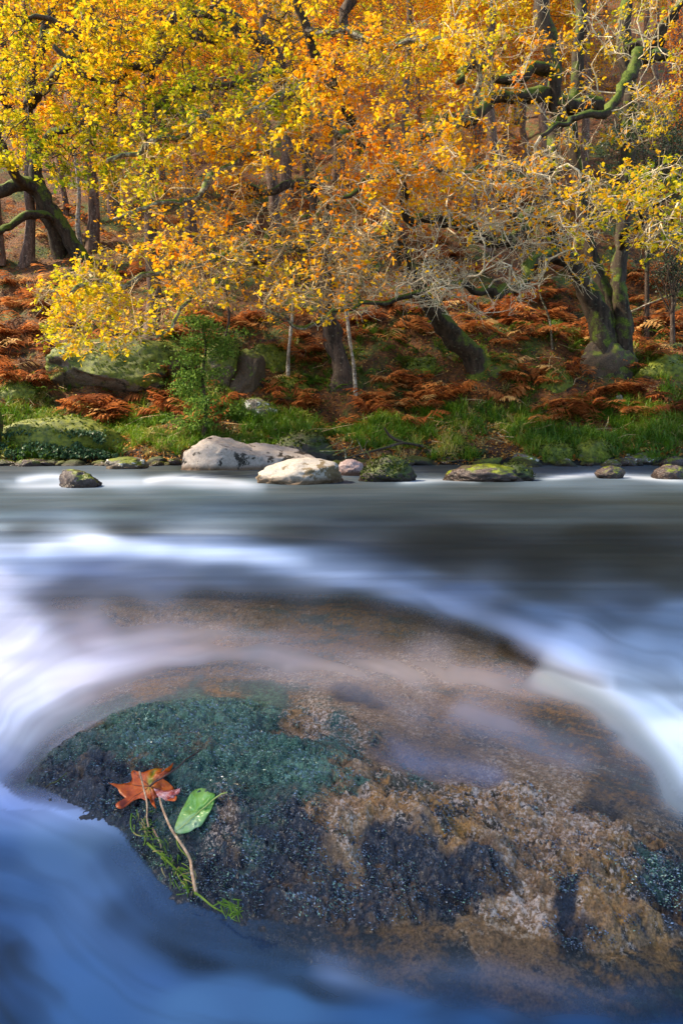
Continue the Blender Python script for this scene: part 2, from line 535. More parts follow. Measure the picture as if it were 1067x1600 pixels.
ROCK_PTS = [ # px, py, green moss, black weed, pale, orange
 (60, 1215, .2, .8, .2, 0), (120, 1180, .5, .5, .2, 0), (200, 1130, .9, .3, .1, 0), (300, 1110, 1, .1, 0, 0), (400, 1110, 1, .1, 0, 0), (250, 1170, .8, .4, .1, 0), (350, 1160, 1, .2, 0, 0),
 (150, 1240, .2, .9, .2, 0), (190, 1260, .2, 1, 0, 0), (330, 1230, .9, .3, 0, 0), (420, 1200, 1, .2, 0, 0), (480, 1240, 1, .3, 0, 0), (540, 1280, .8, .4, .1, 0), (500, 1190, .7, .3, .2, 0),
 (440, 1125, .2, .3, .3, .5), (490, 1122, .2, .1, .8, .3), (530, 1130, .5, .3, .5, 0), (600, 1170, .3, .6, .3, 0), (640, 1200, .5, .6, .1, 0), (560, 1150, .3, .5, .5, 0), (700, 1170, .2, .6, .2, .2),
 (300, 1300, .4, .8, .2, 0), (340, 1320, .1, .5, .9, .2), (400, 1330, .2, 1, .2, 0), (300, 1370, .2, .9, .3, 0), (400, 1390, .25, 1, .1, 0), (470, 1350, .1, .9, .4, .1), (540, 1330, 0, .3, .6, .5),
 (570, 1300, 0, .1, .5, .9), (500, 1410, .2, .9, .3, 0), (600, 1370, 0, 1, .2, .1), (700, 1390, 0, 1, .2, .1), (760, 1390, 0, .8, .2, .3), (620, 1430, .1, .8, .4, .1), (800, 1420, 0, .2, .8, .3),
 (620, 1240, 0, .0, .3, .9), (700, 1240, 0, .0, .5, .8), (780, 1240, 0, 0, .8, .6), (860, 1280, 0, 0, .7, .7), (640, 1290, 0, .2, .5, .7), (720, 1310, 0, .3, .2, .9), (800, 1320, 0, .4, .4, .7),
 (880, 1340, 0, .4, .4, .6), (950, 1330, 0, .2, .6, .6), (940, 1270, 0, .8, .3, .1), (1000, 1300, 0, .5, .4, .4), (1040, 1350, .1, .5, .3, .5), (1020, 1390, .4, .9, .1, 0), (1060, 1400, .3, .9, .1, 0),
 (900, 1450, .1, 1, 0, 0), (870, 1410, 0, .4, .4, .6), (930, 1410, 0, .2, .4, .8), (960, 1440, 0, .2, .3, .9), (1040, 1460, .1, .4, .3, .7), (740, 1460, 0, .5, .2, .5), (640, 1480, 0, .65, .1, .5), (560, 1480, 0, .8, 0, .3),
 (820, 1490, 0, .6, .1, .6), (900, 1510, .1, .65, .1, .5), (1000, 1490, .1, .65, .1, .6), (1050, 1520, .2, .8, 0, .4), (700, 1520, 0, .9, 0, .2), (940, 1470, 0, .5, .2, .7), (1050, 1440, 0, .65, .1, .5), (500, 1470, 0, .9, .1, .2), (400, 1450, .1, .9, .1, 0),
 (60, 980, 0, .2, .8, .3), (150, 965, 0, .2, .5, .8), (250, 970, 0, .1, .5, .8), (340, 965, 0, .1, .6, .8), (400, 990, .3, .4, .3, .4), (500, 985, .4, .2, .2, 1), (560, 990, .3, .3, .2, .8), (250, 1030, 0, .1, .2, 1), (350, 1030, 0, .1, .3, 1),
 (150, 1030, 0, .2, .5, .7), (440, 1030, 0, .1, .6, .6), (560, 1040, 0, .1, .7, .5), (660, 1040, 0, .1, .8, .5), (740, 1040, 0, .3, .5, .7), (640, 1090, 0, .2, .6, .6), (700, 1120, .1, .4, .3, .6), (770, 1080, .1, .3, .3, .9),
 (850, 1090, .2, .4, .1, .9), (850, 1140, .2, .3, .1, 1), (920, 1130, .1, .3, .1, 1), (960, 1180, .1, .3, .2, 1), (820, 1190, 0, .3, .5, .5), (900, 1210, 0, .2, .7, .5), (1000, 1230, .1, .6, .2, .6), (760, 1140, 0, .4, .4, .5), (560, 1085, .1, .8, .1, .3)]
def rock_masks(px, py):
    wx = px + 26 * fbm(px / 55, py / 40, 0, 3, 191)
    wy = py + 17 * fbm(px / 55, py / 40, 7, 3, 192)
    w = shepard(wx, wy, ROCK_PTS, 1, 1, 4.0)
    return [w[:, i].reshape(np.shape(px)) for i in range(4)]

# veil of fine bubbles that the long exposure lays over the water: px, py, density, r, g, b with blue skylight painted in
VEIL = [
 (0, 730, .25, .45, .5, .6), (300, 732, .1, .4, .45, .5), (700, 730, .15, .4, .45, .5), (1067, 732, .2, .4, .45, .5),
 (0, 742, .35, .6, .66, .8), (100, 745, .45, .6, .66, .8), (250, 742, .2, .5, .56, .66), (350, 740, .12, .5, .5, .5), (600, 742, .3, .6, .66, .8), (860, 742, .3, .6, .66, .8), (700, 738, .25, .5, .55, .65), (980, 742, .4, .6, .66, .8),
 (0, 757, .85, .78, .84, .95), (100, 757, .9, .8, .86, .96), (200, 757, .9, .8, .86, .96), (300, 757, .8, .78, .84, .95), (400, 758, .7, .72, .8, .9), (500, 760, .35, .5, .6, .66), (640, 752, .6, .6, .68, .74), (760, 752, .25, .42, .5, .54), (870, 749, .7, .62, .7, .78), (960, 749, .65, .62, .7, .78), (1060, 749, .7, .62, .7, .78),
 (0, 775, .55, .6, .72, .8), (150, 775, .5, .55, .68, .76), (300, 775, .5, .5, .64, .72), (450, 775, .4, .42, .54, .6), (650, 778, .32, .32, .42, .48), (850, 780, .25, .28, .38, .42), (1060, 780, .25, .26, .36, .4),
 (0, 800, .35, .4, .52, .6), (200, 800, .28, .34, .46, .52), (450, 798, .3, .36, .48, .54), (600, 800, .28, .3, .42, .48), (850, 805, .2, .26, .36, .42), (1067, 810, .15, .25, .33, .38),
 (30, 825, .12, .3, .4, .5), (200, 828, .08, .3, .4, .5), (450, 835, .10, .3, .4, .48), (700, 840, .06, .25, .33, .4), (950, 840, .04, .22, .3, .34),
 (0, 825, .35, .5, .62, .75), (60, 838, .3, .5, .62, .78),
 (0, 858, .7, .55, .65, .88), (60, 852, .8, .65, .74, .93), (150, 847, .9, .74, .82, .96), (230, 853, .75, .66, .75, .94), (330, 862, .6, .52, .64, .84), (430, 868, .5, .42, .55, .76), (540, 885, .38, .34, .46, .66), (640, 905, .3, .28, .4, .6),
 (700, 880, .08, .25, .3, .35), (850, 885, .03, .2, .24, .26), (1000, 880, .03, .2, .24, .26), (1060, 900, .06, .2, .26, .3), (850, 920, .12, .2, .28, .36), (1000, 925, .15, .2, .28, .4),
 (720, 930, .35, .28, .4, .62), (850, 960, .42, .28, .42, .64), (950, 965, .3, .24, .36, .54), (1060, 960, .4, .26, .4, .6), (900, 1000, .7, .42, .56, .80), (1000, 1010, .62, .36, .52, .76), (1067, 1010, .55, .34, .5, .74), (980, 1060, .65, .36, .50, .70), (1050, 1060, .6, .34, .48, .68), (1040, 1100, .8, .44, .58, .78),
 (60, 890, .5, .5, .6, .84), (150, 885, .4, .42, .5, .74), (250, 890, .35, .36, .45, .66), (350, 895, .3, .32, .42, .6), (130, 915, .25, .3, .36, .5), (240, 920, .35, .36, .44, .62), (200, 945, .15, .24, .28, .36), (110, 940, .2, .26, .3, .42), (320, 930, .15, .26, .32, .42), (420, 915, .18, .28, .36, .48), (420, 950, .08, .24, .3, .34), (560, 940, .06, .2, .26, .26), (640, 970, .04, .2, .25, .2), (740, 1000, .06, .2, .25, .25),
 (0, 900, .75, .7, .74, .93), (0, 950, .85, .78, .8, .95), (40, 1000, .8, .8, .8, .95), (0, 1060, .92, .84, .86, .98), (60, 1080, .9, .84, .86, .98), (120, 1060, .75, .82, .82, .95), (30, 1140, .9, .8, .84, .97), (100, 1120, .85, .78, .82, .95),
 (150, 990, .45, .78, .72, .86), (250, 1000, .35, .75, .68, .8), (350, 1000, .3, .72, .64, .74), (450, 1010, .38, .7, .6, .7), (560, 1010, .35, .72, .62, .7), (650, 1020, .4, .74, .64, .72), (740, 1050, .45, .72, .62, .72), (800, 1060, .35, .66, .58, .72), (250, 1050, .45, .74, .66, .78), (180, 1060, .55, .78, .74, .88), (400, 1055, .6, .66, .62, .74), (550, 1065, .5, .62, .56, .66),
 (860, 1060, .5, .75, .72, .78), (900, 1120, .15, .5, .45, .5), (850, 1150, .2, .5, .45, .5), (780, 1120, .35, .6, .56, .66), (700, 1110, .35, .6, .54, .62), (640, 1110, .4, .56, .5, .58), (740, 1180, .35, .5, .54, .74), (650, 1170, .3, .4, .46, .66), (830, 1200, .3, .66, .58, .66), (920, 1210, .3, .7, .6, .66), (1000, 1220, .3, .6, .56, .66),
 (1067, 1150, .9, .74, .84, .94), (1060, 1200, .92, .76, .86, .95),
 (20, 1180, .7, .6, .66, .88), (0, 1220, .6, .4, .48, .74), (60, 1240, .6, .36, .44, .72), (0, 1270, .7, .3, .4, .72), (80, 1290, .82, .42, .52, .82), (140, 1300, .7, .5, .58, .84), (0, 1340, .75, .22, .33, .66), (100, 1350, .85, .34, .45, .78), (180, 1340, .6, .3, .38, .66), (60, 1400, .75, .22, .34, .68), (150, 1400, .85, .32, .42, .76), (220, 1410, .55, .2, .28, .54),
 (0, 1440, .6, .16, .26, .56), (100, 1460, .85, .26, .38, .74), (200, 1460, .75, .22, .32, .64), (280, 1450, .5, .2, .27, .48), (0, 1490, .5, .1, .19, .46), (120, 1520, .8, .2, .34, .72), (300, 1500, .45, .14, .22, .44), (250, 1530, .75, .2, .32, .68), (400, 1500, .45, .18, .26, .46), (380, 1540, .8, .26, .40, .74), (500, 1520, .5, .2, .28, .48), (0, 1560, .7, .12, .22, .52), (0, 1600, .7, .08, .17, .40), (150, 1590, .88, .18, .32, .68), (300, 1580, .92, .28, .44, .80), (450, 1580, .9, .26, .42, .76), (600, 1560, .7, .16, .28, .58), (600, 1600, .9, .18, .33, .66),
 (430, 1470, .3, .26, .32, .5), (600, 1500, .25, .24, .3, .42), (720, 1550, .6, .14, .24, .48), (850, 1560, .5, .12, .2, .38), (1000, 1560, .5, .12, .2, .36), (750, 1600, .85, .13, .25, .52), (900, 1600, .8, .11, .21, .44), (1060, 1600, .75, .1, .18, .38), (800, 1500, .25, .3, .3, .36), (950, 1500, .15, .3, .3, .34), (700, 1490, .22, .36, .38, .46), (1060, 1500, .15, .3, .3, .34),
]
STROKES = [ # polyline, width, density change, colour or None
 ([(430, 1148), (520, 1158), (600, 1172), (690, 1198), (780, 1214)], 19, 1.0, (.30, .36, .56)),
 ([(700, 1100), (780, 1130), (850, 1170), (930, 1200)], 22, .5, (.60, .56, .66)),
 ([(470, 1490), (640, 1508), (800, 1524), (1080, 1548)], 22, .42, (.16, .22, .36)),
 ([(520, 1090), (600, 1100), (680, 1140)], 12, .5, (.34, .38, .52)),
 ([(60, 1080), (200, 1042), (400, 1036), (600, 1042), (740, 1062), (860, 1105)], 20, .40, (.82, .76, .80)),
 ([(120, 1000), (300, 985), (460, 1000)], 9, .2, (.8, .76, .8)),
 ([(0, 762), (150, 757), (300, 757), (420, 765)], 5, .32, (.7, .76, .9)),
 ([(20, 752), (70, 745), (110, 748), (150, 754)], 4, .35, (.7, .76, .9)),
 ([(220, 754), (270, 747), (330, 750), (420, 760)], 4, .35, (.7, .76, .9)),
 ([(850, 748), (930, 743), (1000, 748), (1080, 750)], 3, .4, (.8, .86, .95)),
 ([(610, 752), (700, 748), (760, 750)], 3, .3, (.7, .76, .84)),
 ([(40, 858), (110, 846), (180, 846), (260, 856), (380, 866), (480, 876)], 9, .35, (.82, .88, .98)),
 ([(380, 880), (520, 900), (640, 930), (760, 975), (860, 1005), (980, 1030)], 14, .28, (.45, .58, .85)),
 ([(820, 1040), (870, 1066), (930, 1100), (985, 1140), (1030, 1190), (1070, 1260)], 17, .85, (.80, .9, .94)),
 ([(60, 1190), (120, 1140), (190, 1100), (280, 1078), (380, 1066), (480, 1064), (580, 1072)], 11, .35, (.72, .72, .84)),
 ([(0, 1165), (60, 1120), (130, 1085), (220, 1060), (300, 1048)], 10, -.25, None),
 ([(760, 1008), (850, 1040), (940, 1075)], 9, -.35, None),
 ([(940, 1058), (1067, 1068)], 12, -.2, None),
 ([(150, 1380), (200, 1440), (280, 1490), (380, 1525), (480, 1545), (620, 1560)], 16, -.35, None),
 ([(20, 1470), (60, 1530), (110, 1580)], 20, -.2, None),
 ([(1060, 1030), (960, 1020), (860, 985), (760, 940)], 10, -.12, None),
]

def veil_field(px, py):
    near = sstep(840, 1000, py)
    jx = 14 * fbm(px / 160, py / 60, 0, 2, 51)
    jy = (3 + 9 * near) * fbm(px / 190, py / 70, 5, 2, 52)
    qx, qy = px + jx, py + jy
    # far water is stretched sideways by the foreshortening, near water is not
    a = shepard(qx, qy, VEIL, 3.2, 1.0, 3.6)
    b = shepard(qx, qy, VEIL, 1.35, 1.0, 3.8, 520.0)
    w = a * (1 - near[:, None]) + b * near[:, None]
    den, colr = w[:, 0], w[:, 1:4]
    den = den * (1 - .74 * sstep(815, 785, qy))
    den = den * (1 - .6 * sstep(380, 640, qx) * sstep(900, 860, qy) * sstep(760, 790, qy))
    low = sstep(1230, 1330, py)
    colr = colr * (1 - .70 * low)[:, None] * (1 + low[:, None] * (np.array([.55, .86, 1.0]) - 1))  # near veil: blue skylit shade painted into its colour
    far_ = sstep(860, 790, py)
    colr = colr * (1 + far_[:, None] * (np.array([.40, .54, .68]) - 1))  # far veil colour darkened and blued in place of shade
    den = np.where(py > 1230, np.clip((den - .45) * 1.25 + .50, 0, 1), den)
    for line, wd, dd, cc in STROKES:
        d, t = seg_dist(qx, qy, [tuple(q) for q in smooth_line(line, 4)])
        g = gauss(d, wd) * sstep(0, .12, t) ** .5 * (1 if dd > .8 else sstep(1.0, .8, t) ** .5)
        den = den + dd * g
        if cc:
            colr = colr + (np.array(cc) - colr) * (g * min(1, abs(dd) * 1.6))[:, None]
    # drawn-out streaks
    s1 = fbm(px / 420 + py / 900, py / 11.0, 2, 3, 53)
    ring = -poly_sd(px, py, EXPOSED) + 10 * fbm(px / 90, py / 90, 0, 2, 55)
    along = np.arctan2(py - 1265, (px - 560) * .55)
    s2 = fbm(along * 1.3, ring / 42, 2, 3, 54) + .55 * fbm(along * 2.2, ring / 13, 4, 2, 56)
    s1 = s1 + .5 * fbm(px / 300, py / 4.0, 3, 2, 57)
    st = s1 * (1 - near) + s2 * near * .8
    den = den * (1 + (0.20 + .1 * near) * st) + 0.02 * st
    return np.clip(den, 0, 1), np.clip(colr, 0, 1)

def fan_grid(Y, u, ymin=0.9):
    YY, UU = np.meshgrid(Y, u, indexing='ij')
    XX = UU * np.maximum(YY, ymin)
    n, k = len(Y), len(u)
    i, j = np.meshgrid(np.arange(n - 1), np.arange(k - 1), indexing='ij')
    fs = np.stack([i * k + j, i * k + j + 1, (i + 1) * k + j + 1, (i + 1) * k + j], -1).reshape(-1, 4)
    return XX.ravel(), YY.ravel(), fs

def build_water():
    py = np.concatenate([np.arange(1640, 1200, -3.2), np.arange(1200, 800, -2.6), np.arange(800, 722, -0.8)])
    Y = F * CH / (py - HY)
    Y = np.concatenate([np.arange(-12, Y[0] - .05, .4), Y, [17.5]])
    u = np.concatenate([-np.geomspace(14, .62, 26), np.linspace(-.60, .60, 290), np.geomspace(.62, 14, 26)])
    x, y, fs = fan_grid(Y, u)
    z = water_z(x, y)
    px, pyv = to_px(x, np.maximum(y, .7), z)
    pc, qc = np.clip(px, -400, 1467), np.clip(pyv, 722, 1680)
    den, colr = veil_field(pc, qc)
    # side to side evenness outside the picture
    out = sstep(700, 1300, np.abs(px - CX))
    off = rock_offset(pc, qc)
    near = (y > .6) & (y < 3.6) & (np.abs(px - CX) < 800)
    depth = np.where(near, np.clip(-off, -.02, .5), .5)
    depth = np.where(y > 3.6, np.clip(np.maximum(depth, .3), 0, .5), depth)
    # the veil thins to nothing where the stone comes up through it
    thin = .30 + .70 * sstep(.018, .085, depth)
    thin = thin + (1 - thin) * sstep(380, 120, px)
    sw = sstep(560, 380, px) * sstep(1225, 1275, pyv)
    thin = thin + (1 - thin) * sw
    edge = sstep(-0.006, 0.022, depth)
    edge = edge + (sstep(-.006, .007, depth) - edge) * sw
    den = den * np.where(near, thin, 1) * edge
    body = 1 - np.exp(-np.maximum(depth, 0) / 0.11)
    z = z - 0.03 * np.where(near, sstep(0.012, .035, off), 0)
    m, nt, outn = new_mat('river_water')
    a_v = N(nt, 'ShaderNodeAttribute', _attribute_name='veil')
    a_c = N(nt, 'ShaderNodeAttribute', _attribute_name='veil_colour')
    a_b = N(nt, 'ShaderNodeAttribute', _attribute_name='body')
    tr = N(nt, 'ShaderNodeBsdfTransparent')
    tr.inputs[0].default_value = (.93, .92, .86, 1)
    body_d = N(nt, 'ShaderNodeBsdfDiffuse')
    body_d.inputs[0].default_value = (.010, .014, .012, 1)
    m1 = N(nt, 'ShaderNodeMixShader')
    nt.links.new(a_b.outputs['Fac'], m1.inputs[0]); nt.links.new(tr.outputs[0], m1.inputs[1]); nt.links.new(body_d.outputs[0], m1.inputs[2])
    veil_d = N(nt, 'ShaderNodeBsdfDiffuse')
    nt.links.new(a_c.outputs['Color'], veil_d.inputs[0])
    m2 = N(nt, 'ShaderNodeMixShader')
    nt.links.new(a_v.outputs['Fac'], m2.inputs[0]); nt.links.new(m1.outputs[0], m2.inputs[1]); nt.links.new(veil_d.outputs[0], m2.inputs[2])
    gl = N(nt, 'ShaderNodeBsdfGlossy', Roughness=0.33)
    fr = N(nt, 'ShaderNodeFresnel', IOR=1.33)
    mu = N(nt, 'ShaderNodeMath', _operation='MULTIPLY')
    mu.inputs[1].default_value = .24
    nt.links.new(fr.outputs[0], mu.inputs[0])
    m3 = N(nt, 'ShaderNodeMixShader')
    nt.links.new(mu.outputs[0], m3.inputs[0]); nt.links.new(m2.outputs[0], m3.inputs[1]); nt.links.new(gl.outputs[0], m3.inputs[2])
    nt.links.new(m3.outputs[0], outn.inputs['Surface'])
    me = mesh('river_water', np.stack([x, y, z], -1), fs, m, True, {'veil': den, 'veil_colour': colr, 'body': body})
    tag(link('river_water', me), kind='structure')
    # bed
    xb, yb, fb = fan_grid(np.concatenate([np.arange(-12, 17.6, .5)]), np.linspace(-14, 14, 60))
    mb, nt, outn = new_mat('riverbed')
    n1 = tex_noise(nt, 3, 5)
    c = ramp(nt, [(.3, (.02, .016, .01)), (.7, (.07, .05, .03))], n1.outputs['Fac'])
    p = N(nt, 'ShaderNodeBsdfPrincipled', Roughness=.7)
    nt.links.new(c.outputs[0], p.inputs['Base Color'])
    nt.links.new(p.outputs[0], outn.inputs['Surface'])
    tag(link('riverbed', mesh('riverbed', np.stack([xb, yb, -.55 + .06 * fbm(xb, yb, 0, 2, 61)], -1), fb, mb, True)), kind='structure')
build_water()

def rock_height(x, y):
    wz = water_z(x, y)
    px, py = to_px(x, y, wz)
    return wz + rock_offset(px, py) + rock_relief(x, y, px, py), px, py

def build_rock():
    py = np.concatenate([np.arange(1690, 940, -2.0), np.arange(940, 850, -3.0)])
    hgt = CH - .08
    Y = F * hgt / (py - HY)
    u = np.arange(-.64, .78, .0021)
    x, y, fs = fan_grid(Y, u, 0.01)
    z, px, pyv = rock_height(x, y)
    rim = np.minimum.reduce([u_ for u_ in (np.tile(np.arange(len(u)), len(Y)), np.tile(np.arange(len(u))[::-1], len(Y)), np.repeat(np.arange(len(Y)), len(u)), np.repeat(np.arange(len(Y))[::-1], len(u)))])
    z = np.where(rim == 0, -.6, z)
    g, k, pl, orr = rock_masks(px, pyv)
    n_f = fbm(x * 170, y * 290, 0, 2, 71)
    yr = y + .35 * x
    n_m = .6 * fbm(x * 30, yr * 80, 0, 4, 72) + .6 * fbm(x * 75, yr * 170, 0, 3, 74)
    n_l = fbm(x * 8, y * 9, 0, 4, 73)
    base = np.array([.34, .20, .10]) * (1 + .45 * n_m + .35 * n_f)[:, None]
    def lay(c, col_, f):
        f = np.clip(f, 0, 1)[:, None]
        return c * (1 - f) + np.array(col_) * f
    c = lay(base, (.48, .24, .06), sstep(.25, .9, orr + .35 * n_l + .3 * n_m))
    c = lay(c, (.055, .038, .014), sstep(.10, .46, .25 * orr + .5 * n_l + .85 * n_m - .12 * pl))
    c = lay(c, (.78, .62, .52), sstep(.7, 1.1, pl * .6 + .35 * n_m + .6 * n_f + .1))  # pale grains, with wet glints painted in as stone colour
    c = lay(c, (.016, .025, .046), sstep(.36, .76, k * .95 + .25 * n_m + .15 * n_l + .15 * n_f + .2 * sstep(420, 250, px)))
    c = lay(c, (.035, .095, .080), sstep(.30, .64, g + .25 * n_m + .35 * n_l))
    c = lay(c, (.12, .25, .17), sstep(.75, 1.1, g + .4 * n_f + .25 * n_m))
    c = np.clip(c, .008, .8)
    m, nt, out = new_mat('wet_granite')
    at = N(nt, 'ShaderNodeAttribute', _attribute_name='stone_colour')
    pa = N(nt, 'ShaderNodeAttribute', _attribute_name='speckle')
    n1 = tex_noise(nt, 260, 3, .7)
    r1 = ramp(nt, [(.3, (.35, .35, .35)), (.7, (1.7, 1.7, 1.7))], n1.outputs['Fac'])
    cc = mixc(nt, 1.0, at.outputs['Color'], r1.outputs[0], 'MULTIPLY')
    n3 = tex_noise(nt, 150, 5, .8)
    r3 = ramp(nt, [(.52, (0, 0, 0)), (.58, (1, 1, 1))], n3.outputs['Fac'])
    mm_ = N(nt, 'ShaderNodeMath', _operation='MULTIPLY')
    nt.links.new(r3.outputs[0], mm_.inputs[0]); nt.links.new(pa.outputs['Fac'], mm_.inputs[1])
    cc = mixc(nt, mm_.outputs[0], cc, (.80, .64, .54))  # quartz specks that also paint white wet glints on the stone
    p = N(nt, 'ShaderNodeBsdfPrincipled', Roughness=.16)
    p.inputs['Specular IOR Level'].default_value = 1.0
    nt.links.new(cc, p.inputs['Base Color'])
    n2 = tex_noise(nt, 110, 6, .8)
    b = N(nt, 'ShaderNodeBump', Strength=1.0, Distance=.014)
    nt.links.new(n2.outputs['Fac'], b.inputs['Height'])
    nt.links.new(b.outputs[0], p.inputs['Normal'])
    nt.links.new(p.outputs[0], out.inputs['Surface'])
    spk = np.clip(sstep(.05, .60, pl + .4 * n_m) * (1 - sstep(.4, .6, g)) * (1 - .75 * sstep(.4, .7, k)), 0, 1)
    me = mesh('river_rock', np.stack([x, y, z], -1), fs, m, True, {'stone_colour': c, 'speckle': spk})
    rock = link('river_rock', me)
    tag(rock, 'large wet brown granite rock with dark moss, half awash in the foreground', 'rock')
    # tufts of wet moss and weed
    n = 330000
    qx, qy = rng.uniform(20, 1067, n), rng.uniform(1085, 1500, n)
    yy = F * (CH - .1) / (qy - HY)
    xx = (qx - CX) / F * yy
    zz, pxx, pyy = rock_height(xx, yy)
    g, k, pl, orr = rock_masks(pxx, pyy)
    de = poly_sd(pxx, pyy, EXPOSED)
    cl = fbm(xx * 30, (yy + .35 * xx) * 70, 0, 3, 72)
    dens = sstep(.4, .9, np.maximum(g, .8 * k) + .75 * cl) * sstep(-2, 12, de)
    keep = rng.random(n) < dens * .85
    xx, yy, zz, g, k, cl = (v[keep] for v in (xx, yy, zz, g, k, cl))
    n = len(xx)
    T = np.array([[-.02, 0, 0], [-.20, .45, .16], [.20, .45, .10], [.05, 1, .02]])
    Fs = SM_F
    bag = Bag()
    greens = g + .3 * cl + .25 * rng.standard_normal(n)
    tint = np.clip(np.where(g > .38 + .28 * rng.standard_normal(n), .28 + .5 * rng.random(n) ** 1.5 + .25 * cl, .0 + .33 * rng.random(n) ** 2), 0, 1)
    scatter(bag, T, Fs, np.stack([xx, yy, zz - .001], -1), 2.7 + 1.1 * fbm(xx * 14, yy * 14, 0, 2, 75) + rng.normal(0, .55, n), rng.uniform(-.1, 1.0, n), rng.uniform(-.9, .9, n), rng.uniform(.0030, .0062, n) * (yy / 1.2) ** .5, tint)
    mm = leaf_mat('wet_moss', [(0, (.022, .034, .062)), (.3, (.26, .34, .46)), (.42, (.07, .16, .14)), (.7, (.22, .42, .32)), (1, (.50, .64, .44))], .08, .24, 1.0)  # the silver-blue stop paints wet sheen into the tufts
    o = bag.build('moss', mm, rock)
    tag(o, kind='stuff')
build_rock()

# ------------------------------------------------------------------ trees
def px_line(line):
    """(px, py, Y[, radius px]) control points -> smooth world polyline + radii in metres"""
    L = smooth_line([(a[0], a[1], a[2], (a[3] if len(a) > 3 else 4)) for a in line], 6)
    pts = np.array([P(a, b, c) for a, b, c, _ in L])
    return pts, np.maximum(L[:, 3] / F * L[:, 2], .006)

def gnarl(pts, amp, seed):
    k = np.arange(len(pts))
    w = np.minimum(1, k / 3.0)[:, None]
    q = pts.copy()
    q[:, 0] += amp * w[:, 0] * fbm(pts[:, 0] * 1.5 + seed, pts[:, 1] * 1.5, pts[:, 2] * 1.5, 3, 81)
    q[:, 2] += amp * w[:, 0] * fbm(pts[:, 0] * 1.5, pts[:, 1] * 1.5 + seed, pts[:, 2] * 1.5, 3, 82)
    return q

def tree_web(skel, attractors, seg=0.22, wob=0.16, tip=.0048, expo=.42, bias=.22):
    """spanning-tree growth from skeleton nodes to attractor points; returns chains (pts, radii) and tip list"""
    base = np.vstack([s for s, _ in skel])
    brad = np.concatenate([r for _, r in skel])
    cap = len(base) + int(len(attractors) * 14) + 10
    pos = np.zeros((cap, 3)); par = np.full(cap, -1); plen = np.zeros(cap)
    n = len(base); nb = n
    pos[:n] = base
    d0 = np.array([np.min(np.linalg.norm(base - a, axis=1)) for a in attractors])
    tips, tdir = [], []
    for ai in np.argsort(d0):
        a = attractors[ai]
        d = np.linalg.norm(pos[:n] - a, axis=1)
        j = int(np.argmin(d + bias * plen[:n]))
        L = d[j]
        m = max(2, int(L / seg))
        if n + m >= cap:
            break
        t = np.linspace(0, 1, m + 1)[1:]
        line = pos[j] + (a - pos[j]) * t[:, None]
        off = rng.standard_normal(3) * wob * L
        off[2] += .10 * L
        bow = np.sin(np.pi * t)[:, None] * off + np.cumsum(rng.standard_normal((m, 3)), 0) * .16 * seg * np.sin(np.pi * t)[:, None]
        line = line + bow
        pos[n:n + m] = line
        par[n] = j
        par[n + 1:n + m] = np.arange(n, n + m - 1)
        plen[n:n + m] = plen[j] + L * t
        n += m
        tips.append(n - 1)
        dv = line[-1] - (line[-2] if m > 1 else pos[j])
        tdir.append(dv / (np.linalg.norm(dv) + 1e-9))
    cnt = np.zeros(n)
    for t in tips:
        cnt[t] = 1
    for i in range(n - 1, nb - 1, -1):
        if par[i] >= 0:
            cnt[par[i]] += cnt[i] if True else 0
    rad = tip * np.maximum(cnt, 1) ** expo
    best = {}
    for i in range(nb, n):
        p = par[i]
        if p not in best or cnt[i] > cnt[best[p]]:
            best[p] = i
    chains = []
    for i in range(nb, n):
        p = par[i]
        if p >= nb and best.get(p) == i:
            continue
        ch = [i]
        while ch[-1] in best:
            ch.append(best[ch[-1]])
        pts = np.vstack([pos[p][None], pos[ch]])
        rr = np.concatenate([[rad[i]], rad[ch]])
        if p < nb:
            rr = np.minimum(rr, brad[p] * .85)
        chains.append((pts, rr))
    return chains, pos[tips], np.array(tdir)

LEAFY = [(0, 0, .9, .32), (100, 50, .8, .35), (200, 60, .8, .42), (60, 150, 1, .38), (150, 200, 1, .28), (250, 180, .9, .18), (330, 120, .8, .22), (120, 270, .8, .22), (20, 200, 1, .34), (20, 340, .35, .2), (200, 290, .9, .32), (280, 300, .55, .58),
 (370, 280, 1, .6), (450, 30, .9, .5), (430, 150, .9, .32), (530, 120, .8, .6), (560, 60, .8, .5), (640, 100, 1, .4), (650, 170, 1, .5), (720, 60, .8, .42), (780, 60, .5, .4), (840, 80, .6, .5), (900, 100, .3, .5), (1000, 60, .45, .35), (560, 210, .9, .6), (620, 240, .9, .6),
 (700, 290, .55, .6), (800, 300, .25, .6), (860, 300, .2, .5), (500, 330, .3, .68), (420, 350, .15, .6), (350, 330, .5, .6), (250, 400, .9, .46), (150, 450, 1, .36), (100, 480, 1, .38), (120, 530, .6, .4), (300, 400, .5, .5), (350, 430, .25, .45), (450, 420, .35, .5),
 (560, 430, .16, .6), (600, 360, .18, .62), (700, 400, .05, .5), (800, 400, .03, .5), (700, 450, .03, .4), (980, 300, .95, .36), (1050, 280, 1, .3), (1040, 350, .8, .34), (930, 330, .4, .42), (450, 500, .2, .4), (240, 480, .3, .32), (200, 540, .3, .38), (850, 200, .15, .5), (640, 470, .08, .4)]

